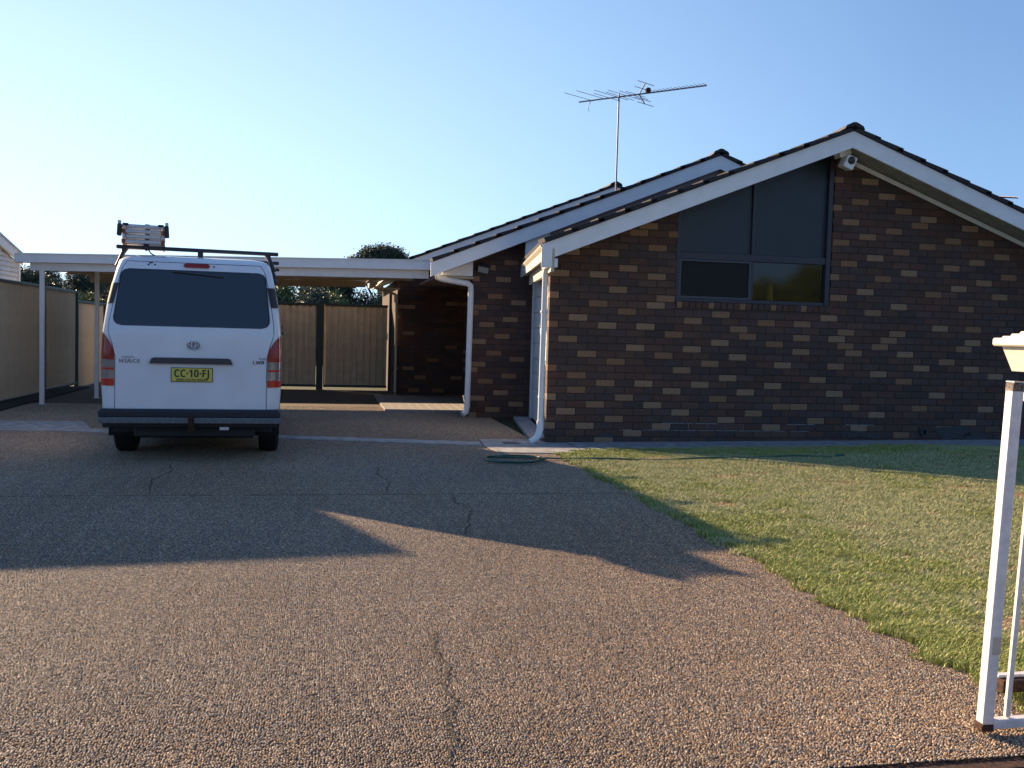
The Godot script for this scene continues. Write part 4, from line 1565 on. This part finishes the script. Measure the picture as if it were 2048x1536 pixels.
	for z in [-0.42, -1.75, -3.0]:
		s = st_new()
		box(s, Vector3(0.015, 2.005, z), Vector3(1.50, 0.036, 0.05), Basis(Vector3.BACK, -0.006), 0.008)
		mk(s, "cross_bar", M.rack, rack)
		for sg in [-1.0, 1.0]:
			s = st_new()
			tube(s, [Vector3(sg * 0.655, 1.998, z), Vector3(sg * 0.675, 1.955, z), Vector3(sg * 0.715, 1.86, z), Vector3(sg * 0.728, 1.825, z)], [0.03, 0.022, 0.018, 0.024], 8)
			mk(s, "rack_foot", M.rack, rack)
		s = st_new()
		box(s, Vector3(0.03, 1.968, z), Vector3(0.05, 0.06, 0.045), Basis(), 0.008)
		mk(s, "rack_foot", M.rack, rack)

func van_ring(h: float, inset: float) -> Array:
	var w := lerp_table(VW, h) - inset
	var zr := -lerp_table(VR, h) - inset
	var zf := -VL + lerp_table(VF, h) + inset
	var rr: float = max(0.11 - inset * 0.2, 0.03)
	var rf: float = max(0.28 - inset * 0.4, 0.05)
	var out := []
	var arc = func(cx: float, cz: float, r: float, a0: float, a1: float, n: int):
		for k in n + 1:
			var a: float = lerp(a0, a1, k / float(n))
			out.append(Vector3(cx + cos(a) * r, h, cz + sin(a) * r))
	arc.call(w - rr, zr - rr, rr, 0.0, PI / 2, 8)
	for k in range(1, 6):
		out.append(Vector3(lerp(w - rr, -(w - rr), k / 6.0), h, zr))
	arc.call(-(w - rr), zr - rr, rr, PI / 2, PI, 8)
	for k in range(1, 10):
		out.append(Vector3(-w, h, lerp(zr - rr, zf + rf, k / 10.0)))
	arc.call(-(w - rf), zf + rf, rf, PI, 1.5 * PI, 8)
	for k in range(1, 6):
		out.append(Vector3(lerp(-(w - rf), w - rf, k / 6.0), h, zf))
	arc.call(w - rf, zf + rf, rf, 1.5 * PI, TAU, 8)
	for k in range(1, 10):
		out.append(Vector3(w, h, lerp(zf + rf, zr - rr, k / 10.0)))
	return out

func make_ladder():
	var l := thing("folding_ladder", "folded aluminium ladder strapped to the left of the van's roof rack", "ladder", P(-4.285, 2.027, -1.33), 0.15)
	# folded into a stack of short sections; local z runs towards the street
	for lev in 4:
		var y := 0.028 + lev * 0.047
		var w := 0.178 - 0.006 * (lev % 2)
		for sg in [-1.0, 1.0]:
			var s := st_new()
			box(s, Vector3(sg * w, y, -0.40), Vector3(0.026, 0.040, 0.95), Basis(), 0.004)
			mk(s, "rail", M.orange if lev % 2 == 0 else M.alu, l)
		for k in 4:
			var s := st_new()
			box(s, Vector3(0, y, 0.045 - k * 0.28), Vector3(w * 2.0 - 0.028, 0.036, 0.032), Basis(), 0.008)
			mk(s, "rung", M.alu, l)
	for sg in [-1.0, 1.0]:
		var s := st_new()
		box(s, Vector3(sg * 0.208, 0.128, 0.075), Vector3(0.042, 0.110, 0.075), Basis(Vector3.BACK, sg * 0.06), 0.008)
		mk(s, "hinge", M.black_plastic, l)
		s = st_new()
		box(s, Vector3(sg * 0.208, 0.198, 0.075), Vector3(0.030, 0.034, 0.05), Basis(), 0.005)
		mk(s, "hinge_tip", M.alu, l)
		s = st_new()
		box(s, Vector3(sg * 0.155, 0.183, 0.07), Vector3(0.05, 0.022, 0.03), Basis(), 0.005)
		mk(s, "latch", M.black_plastic, l)
	var s := st_new()
	# strap
	var st := thing("tie_strap", "dark blue strap holding the ladder to the rack", "strap", P(-4.285, 2.03, -1.245), 0.15)
	box(s, Vector3(0.02, 0.095, 0.012), Vector3(0.042, 0.20, 0.006), Basis(Vector3.BACK, -0.05))
	box(s, Vector3(0.02, 0.200, -0.10), Vector3(0.042, 0.006, 0.22), Basis())
	box(s, Vector3(0.01, -0.01, 0.014), Vector3(0.038, 0.08, 0.006), Basis(Vector3.BACK, 0.3))
	mk(s, "webbing", M.strap, st)
	s = st_new()
	tube(s, [Vector3(0.02, -0.02, 0.018), Vector3(0.05, -0.07, 0.02), Vector3(0.10, -0.10, 0.0), Vector3(0.17, -0.112, -0.03)], 0.007, 6)
	mk(s, "loose_end", M.strap, st)

# ============================================================ small things on the house
func make_fixtures():
	# TV antenna
	var mast0 := P(2.75, 3.95, 6.45)
	var a := thing("tv_antenna", "tall television antenna on a thin mast above the middle gable", "antenna", mast0)
	var s := st_new()
	tube(s, [Vector3.ZERO, Vector3(0, 1.88, 0)], 0.016, 8)
	mk(s, "mast", M.antenna, a)
	var yaw := 0.194843
	# boom direction in the camera's frame (0.83, -0.56), turned into the house frame
	var cu := cos(yaw)
	var su := sin(yaw)
	var to_house = func(x: float, z: float) -> Vector3: return Vector3(x * cu + z * su, 0, -(-x * su + z * cu))
	var d: Vector3 = to_house.call(0.83, -0.56)
	var e: Vector3 = to_house.call(0.72, 0.69)
	var top := Vector3(0, 1.82, 0)
	s = st_new()
	tube(s, [top - d * 0.86, top + d * 1.74], 0.014, 6)
	mk(s, "boom", M.antenna, a)
	for q in [[-0.62, 0.72, 0.10], [-0.34, 0.74, 0.10], [-0.22, 0.42, 0.35], [-0.06, 0.62, 0.35], [0.02, 0.40, 0.42], [0.14, 0.5, 0.5], [0.26, 0.36, 0.5], [0.34, 0.28, 0.3]]:
		s = st_new()
		var c: Vector3 = top + d * q[0] + Vector3(0, 0.012, 0)
		tube(s, [c - e * q[1], c + e * q[2]], 0.005, 5)
		mk(s, "element", M.antenna, a)
	for k in 14:
		s = st_new()
		var c: Vector3 = top + d * (0.70 + k * 0.077) + Vector3(0, 0.028, 0)
		tube(s, [c - e * 0.07, c + e * 0.07], 0.0045, 5)
		mk(s, "director", M.antenna, a)
	# corner reflector
	for sg in [-1.0, 1.0]:
		s = st_new()
		tube(s, [top + d * 0.42, top + d * 0.54 + Vector3(0, sg * 0.19, 0)], 0.011, 6)
		for k in [0.5, 1.0]:
			var c: Vector3 = top + d * (0.42 + 0.12 * k) + Vector3(0, sg * 0.19 * k, 0)
			tube(s, [c - e * 0.22, c + e * 0.26], 0.006, 5)
		mk(s, "reflector_arm", M.antenna, a)
	s = st_new()
	box(s, top + d * 0.60 + Vector3(0, 0.05, 0), Vector3(0.09, 0.09, 0.09), Basis(), 0.02)
	mk(s, "balun_box", M.rust, a)
	s = st_new()
	tube(s, [top - d * 0.60, top - d * 0.66 + Vector3(0, -0.12, 0), top - d * 0.63 + Vector3(0, -0.2, 0)], 0.006, 5)
	mk(s, "broken_element", M.antenna, a)
	# a second antenna far beyond the right roof slope
	var a2 := thing("distant_antenna", "tip of another television antenna beyond the right roof slope", "antenna", P(18.35, 0, 15.8))
	s = st_new()
	tube(s, [Vector3(-1.2, 0, 0), Vector3(-1.2, 6.05, 0)], 0.025, 6)
	mk(s, "mast", M.antenna, a2)
	s = st_new()
	tube(s, [Vector3(-1.6, 5.98, 0), Vector3(0.55, 6.03, -0.1)], 0.022, 6)
	mk(s, "boom", M.antenna, a2)
	for k in 7:
		s = st_new()
		tube(s, [Vector3(-0.6 + k * 0.18, 6.0 + k * 0.005, 0.1), Vector3(-0.6 + k * 0.18, 6.06, -0.14)], 0.01, 5)
		mk(s, "director", M.antenna, a2)
	# floodlight on the entry wall
	var fl := thing("floodlight", "square black floodlight on the wall beside the side door", "floodlight", P(-0.26, 2.245, 3.22))
	var tb := Basis(Vector3.UP, -0.35) * Basis(Vector3.RIGHT, 0.75) * Basis(Vector3.BACK, -0.25)
	s = st_new()
	box(s, Vector3.ZERO, Vector3(0.20, 0.15, 0.06), tb, 0.01)
	mk(s, "housing", M.black_plastic, fl)
	s = st_new()
	box(s, tb * Vector3(0, 0, 0.031), Vector3(0.155, 0.105, 0.006), tb, 0.002)
	mk(s, "lamp_glass", M.lamp_glass, fl)
	s = st_new()
	box(s, Vector3(-0.02, 0.06, -0.05), Vector3(0.10, 0.06, 0.10), Basis(), 0.008)
	mk(s, "bracket", M.black_plastic, fl)
	# lamp box under the front gable
	var sl := thing("gable_lamp", "small white box lamp with dark round lens under the gable peak", "lamp", P(3.61, 3.47, -0.26))
	var rb := Basis(Vector3.BACK, -0.36) * Basis(Vector3.RIGHT, 0.12)
	s = st_new()
	box(s, Vector3.ZERO, Vector3(0.135, 0.155, 0.16), rb, 0.008)
	mk(s, "housing", M.white, sl)
	s = st_new()
	lathe(s, rb * Vector3(0.0, 0.022, 0.08), rb * Vector3.BACK, [[0.0, 0.028], [0.022, 0.025], [0.04, 0.012], [0.044, 0.0], [0.050, 0.0]], 20)
	mk(s, "lens", M.lens_dark, sl)
	s = st_new()
	box(s, Vector3(-0.06, 0.12, -0.03), Vector3(0.16, 0.10, 0.14), Basis(Vector3.BACK, 0.38), 0.005)
	mk(s, "mounting_block", M.white2, sl)
	# pipe end low in the wall
	var pe := thing("wall_pipe", "short dark pipe end sticking out low in the brick wall", "pipe", P(4.985, 0.165, 0.0))
	s = st_new()
	lathe(s, Vector3.ZERO, Vector3.BACK, [[0.034, -0.02], [0.034, 0.045], [0.050, 0.045], [0.052, 0.02], [0.052, -0.02]], 20)
	mk(s, "pipe_rim", M.grey_plastic, pe)
	s = st_new()
	lathe(s, Vector3(0, 0, 0.012), Vector3.BACK, [[0.0, 0.0], [0.034, 0.0]], 20)
	mk(s, "pipe_bore", M.dark, pe)
	# garden hose: loops on the driveway, then a line over the lawn
	var hose := thing("garden_hose", "green garden hose looped at the driveway edge and trailing over the lawn", "hose", P(-0.7, 0, -1.6))
	var pts := []
	for k in 46:
		var an := -0.9 + TAU * 1.55 * k / 45.0
		var r := 0.30 + 0.02 * sin(k * 0.5)
		pts.append(Vector3(cos(an) * r * 1.0 + 0.02, 0.018 + 0.012 * (k / 45.0) + 0.012 * max(0.0, sin(an * 2.0 + 1.0)), sin(an) * r * 0.85))
	var p0: Vector3 = pts[-1]
	s = st_new()
	tube(s, pts, 0.0105, 8)
	mk(s, "loop", M.hose, hose)
	s = st_new()
	var run := []
	for k in 31:
		var t := k / 30.0
		var u: float = lerp(-0.95, 2.55, t)
		var v: float = -1.42 - 0.70 * pow(t, 1.1) + 0.035 * sin(t * 9.0)
		var hh: float = 0.018 if u < -0.1 else lawn_h(u, v) + 0.016 + 0.006 * sin(t * 23.0)
		run.append(P(u, hh, v) - hose.position)
	tube(s, run, 0.0085, 8)
	mk(s, "trailing_run", M.hose, hose)
	s = st_new()
	var endp: Vector3 = run[-1]
	tube(s, [endp, endp + Vector3(0.03, 0.012, 0.0), endp + Vector3(0.10, 0.02, 0.005)], [0.014, 0.017, 0.012], 10)
	mk(s, "nozzle", M.hose, hose)
	# yellow vase on the sill inside the right-hand pane
	var yb := thing("yellow_vase", "yellow upright vase seen inside the lower right window pane", "vase", P(2.89, 1.765, 0.20))
	s = st_new()
	lathe(s, Vector3.ZERO, Vector3.UP, [[0.0, 0.0], [0.035, 0.0], [0.040, 0.02], [0.040, 0.15], [0.030, 0.19], [0.016, 0.21], [0.016, 0.24], [0.0, 0.24]], 18)
	mk(s, "vessel", M.yellow, yb)
	s = st_new()
	box(s, P(2.58, 1.75, 0.19) - yb.position, Vector3(1.9, 0.02, 0.14))
	mk(s, "ledge", M.room, yb)
	# loose brick leaning by the porch
	var lb := thing("loose_brick", "tan brick leaning on end at the dark porch by the downpipe", "brick", P(-0.19, 0.13, 5.0))
	s = st_new()
	box(s, Vector3.ZERO, Vector3(0.11, 0.20, 0.076), Basis(Vector3.BACK, 0.25), 0.004)
	var m := mk(s, "block", M.paver, lb)

# ============================================================ front gate and letterbox
func make_front_gate():
	var g := thing("front_gate", "white painted steel gate with rusty foot at the driveway edge", "gate", P(-0.41, 0, -8.23))
	var lean := Basis(Vector3.BACK, -0.040)
	var s := st_new()
	box(s, lean * Vector3(0.0, 0.592, 0), Vector3(0.040, 1.114, 0.040), lean, 0.004)
	mk(s, "stile", M.gate_white, g)
	s = st_new()
	box(s, lean * Vector3(0.0, 1.151, 0), Vector3(0.0415, 0.028, 0.0415), lean, 0.003)
	mk(s, "worn_cap", M.worn, g)
	s = st_new()
	box(s, lean * Vector3(0.002, 1.169, 0), Vector3(0.043, 0.007, 0.043), lean, 0.002)
	mk(s, "cap", M.steel, g)
	s = st_new()
	box(s, Vector3(0.0, 0.024, 0), Vector3(0.044, 0.024, 0.044), Basis(), 0.004)
	mk(s, "rusty_foot", M.rust, g)
	s = st_new()
	box(s, lean * Vector3(0.004, 0.30, 0.004), Vector3(0.0345, 0.060, 0.0345), lean, 0.002)
	mk(s, "bare_band", M.steel, g)
	s = st_new()
	box(s, Vector3(0.85, 0.036, 0), Vector3(1.66, 0.032, 0.034), Basis(Vector3.BACK, 0.004), 0.004)
	mk(s, "bottom_rail", M.gate_white, g)
	s = st_new()
	box(s, Vector3(0.85, 1.12, 0), Vector3(1.52, 0.034, 0.034), Basis(), 0.004)
	mk(s, "top_rail", M.gate_white, g)
	for k in 12:
		s = st_new()
		var lb := Basis(Vector3.BACK, -0.048)
		var x := 0.083 + k * 0.13
		box(s, Vector3(x, 0.052, 0) + lb * Vector3(0, 0.53, 0), Vector3(0.017, 1.06, 0.017), lb, 0.003)
		mk(s, "bar", M.gate_white, g)
	# second rail behind, rusty
	var r := thing("rusty_rail", "rusty brown steel rail lying behind the white gate", "rail", P(0.6, 0, -7.97))
	s = st_new()
	box(s, Vector3(0.0, 0.055, 0), Vector3(1.5, 0.045, 0.05), Basis(), 0.004)
	mk(s, "beam", M.rust, r)
	s = st_new()
	box(s, Vector3(0.0, 0.083, -0.02), Vector3(1.5, 0.010, 0.03), Basis(), 0.002)
	mk(s, "top_flange", M.gate_white, r)
	# track
	s = st_new()
	box(s, P(-1.0, -0.035, -8.43), Vector3(12.0, 0.05, 0.11), Basis(Vector3.UP, 0.055), 0.004)
	structure(mk(s, "gate_track", M.rust), "dark rusty steel gate track set in the ground", "gate track")
	# letterbox
	var mb := thing("letterbox", "cream metal letterbox with ridged lid above the white gate", "letterbox", P(0.052, 0, -8.20))
	s = st_new()
	# tapered body
	var bt := [Vector3(-0.345, 1.283, 0.13), Vector3(0.345, 1.283, 0.13), Vector3(0.345, 1.283, -0.13), Vector3(-0.345, 1.283, -0.13)]
	var bb := [Vector3(-0.318, 1.200, 0.11), Vector3(0.318, 1.200, 0.11), Vector3(0.318, 1.200, -0.11), Vector3(-0.318, 1.200, -0.11)]
	for i in 4:
		var j := (i + 1) % 4
		face(s, [bt[i], bt[j], bb[j], bb[i]], (bt[i] + bt[j]) * 0.5 * Vector3(1, 0, 1))
	face(s, bb, Vector3.DOWN)
	mk(s, "box_body", M.mail, mb)
	s = st_new()
	box(s, Vector3(0.02, 1.279, 0.128), Vector3(0.60, 0.014, 0.012), Basis(), 0.002)
	mk(s, "slot", M.dark, mb)
	s = st_new()
	box(s, Vector3(0.0, 1.207, 0.106), Vector3(0.56, 0.010, 0.008), Basis(), 0.002)
	mk(s, "seam", M.mail, mb)
	# lid: hipped with stepped ridges
	for k in 7:
		s = st_new()
		box(s, Vector3(0, 1.298 + k * 0.0085 + (0.006 if k > 0 else 0.0), 0), Vector3(0.735 - k * 0.040, 0.028 if k == 0 else 0.013, 0.31 - k * 0.036), Basis(), 0.0055)
		mk(s, "lid_ridge", M.mail, mb)
	lettering("M", 0.062, M.grey_plastic, mb, Vector3(-0.262, 1.240, 0.118), -0.35, 700, 1.0)
	s = st_new()
	tube(s, [Vector3(0.14, 0, 0), Vector3(0.14, 1.205, 0)], 0.03, 12)
	mk(s, "post", M.gate_white, mb)

# ============================================================ grass
func blade_clump(seed_: int, size: float, n: int, tones: Array, hmin: float, hmax: float) -> ArrayMesh:
	var rng := RandomNumberGenerator.new()
	rng.seed = seed_
	var s := st_new()
	for i in n:
		var c := Vector3(rng.randf_range(-0.5, 0.5) * size, 0, rng.randf_range(-0.5, 0.5) * size)
		var a := rng.randf() * TAU
		var d := Vector3(cos(a), 0, sin(a))
		var w := Vector3(-d.z, 0, d.x) * rng.randf_range(0.0008, 0.0017)
		var h := rng.randf_range(hmin, hmax)
		var bend := rng.randf_range(0.2, 1.3) * h
		var p0 := c
		var p1 := c + Vector3.UP * h * 0.65 + d * bend * 0.35
		var p2 := c + Vector3.UP * h * rng.randf_range(0.75, 1.05) + d * bend
		var col: Color = tones[rng.randi() % tones.size()] * rng.randf_range(0.75, 1.2)
		s.set_color(Color(col.r, col.g, col.b))
		var nn := (d * 0.4 + Vector3.UP).normalized()
		face(s, [p0 - w, p0 + w, p1 + w, p1 - w], nn)
		face(s, [p1 - w, p1 + w, p2], nn)
	return s.commit()

func make_lawn_grass():
	var green := [Color(0.255, 0.321, 0.054), Color(0.319, 0.383, 0.071), Color(0.192, 0.272, 0.047), Color(0.383, 0.383, 0.118), Color(0.459, 0.383, 0.177)]
	var dry := [Color(0.473, 0.445, 0.225), Color(0.345, 0.383, 0.142), Color(0.600, 0.531, 0.308), Color(0.255, 0.321, 0.095), Color(0.421, 0.420, 0.202)]
	var straw := [Color(0.702, 0.531, 0.308), Color(0.562, 0.396, 0.213), Color(0.435, 0.346, 0.153)]
	var sets := [[green, 0.016, 0.036], [dry, 0.014, 0.032], [straw, 0.010, 0.024]]
	var noise := FastNoiseLite.new()
	noise.seed = 9
	noise.frequency = 0.55
	var lists := [[], [], [], [], [], []]
	var rng := RandomNumberGenerator.new()
	rng.seed = 31
	var step := 0.075
	var v := -8.34
	while v < -0.45:
		var u := -0.12
		while u < 7.6:
			var uu := u + rng.randf_range(-0.03, 0.03)
			var vv := v + rng.randf_range(-0.03, 0.03)
			u += step
			# grass ends at the driveway edge and the path
			var edge := -0.105 + 0.014 * sin(vv * 5.0) + 0.012 * sin(vv * 17.0) + rng.randf_range(-0.015, 0.02)
			if uu < edge:
				continue
			var pe: float = -0.86 + 0.30 * clamp(uu / 3.5, 0, 1) + 0.05 * sin(uu * 3.0)
			if vv > pe or (vv > -1.02 and uu < 0.12):
				continue
			var w := noise.get_noise_2d(uu, vv) * 0.9
			var greenish: float = w + 0.55 * exp(-uu / 0.40) + 0.35 * clamp((vv + 2.2) / 1.2, 0, 1) - 0.30
			if vv < -5.5 and uu < 1.2:
				greenish += 0.25
			var k := 1
			if greenish + rng.randf_range(-0.35, 0.35) > 0.16:
				k = 0
			elif noise.get_noise_2d(uu * 2.3 + 40.0, vv * 5.0) > 0.36:
				k = 2
			lists[k * 2 + rng.randi() % 2].append(Transform3D(Basis(Vector3.UP, rng.randf() * TAU).scaled(Vector3.ONE * rng.randf_range(0.8, 1.2)), P(uu, lawn_h(uu, vv) - 0.010, vv)))
		v += step
	for k in 6:
		var sdef = sets[k / 2]
		var mm := MultiMesh.new()
		mm.transform_format = MultiMesh.TRANSFORM_3D
		mm.mesh = blade_clump(500 + k, 0.13, 300, sdef[0], sdef[1], sdef[2])
		mm.instance_count = lists[k].size()
		for i in lists[k].size():
			mm.set_instance_transform(i, lists[k][i])
		var mi := MultiMeshInstance3D.new()
		mi.multimesh = mm
		mi.material_override = M.grass
		put(mi, "grass", T.lawn)
		mi.set_meta("kind", "stuff")
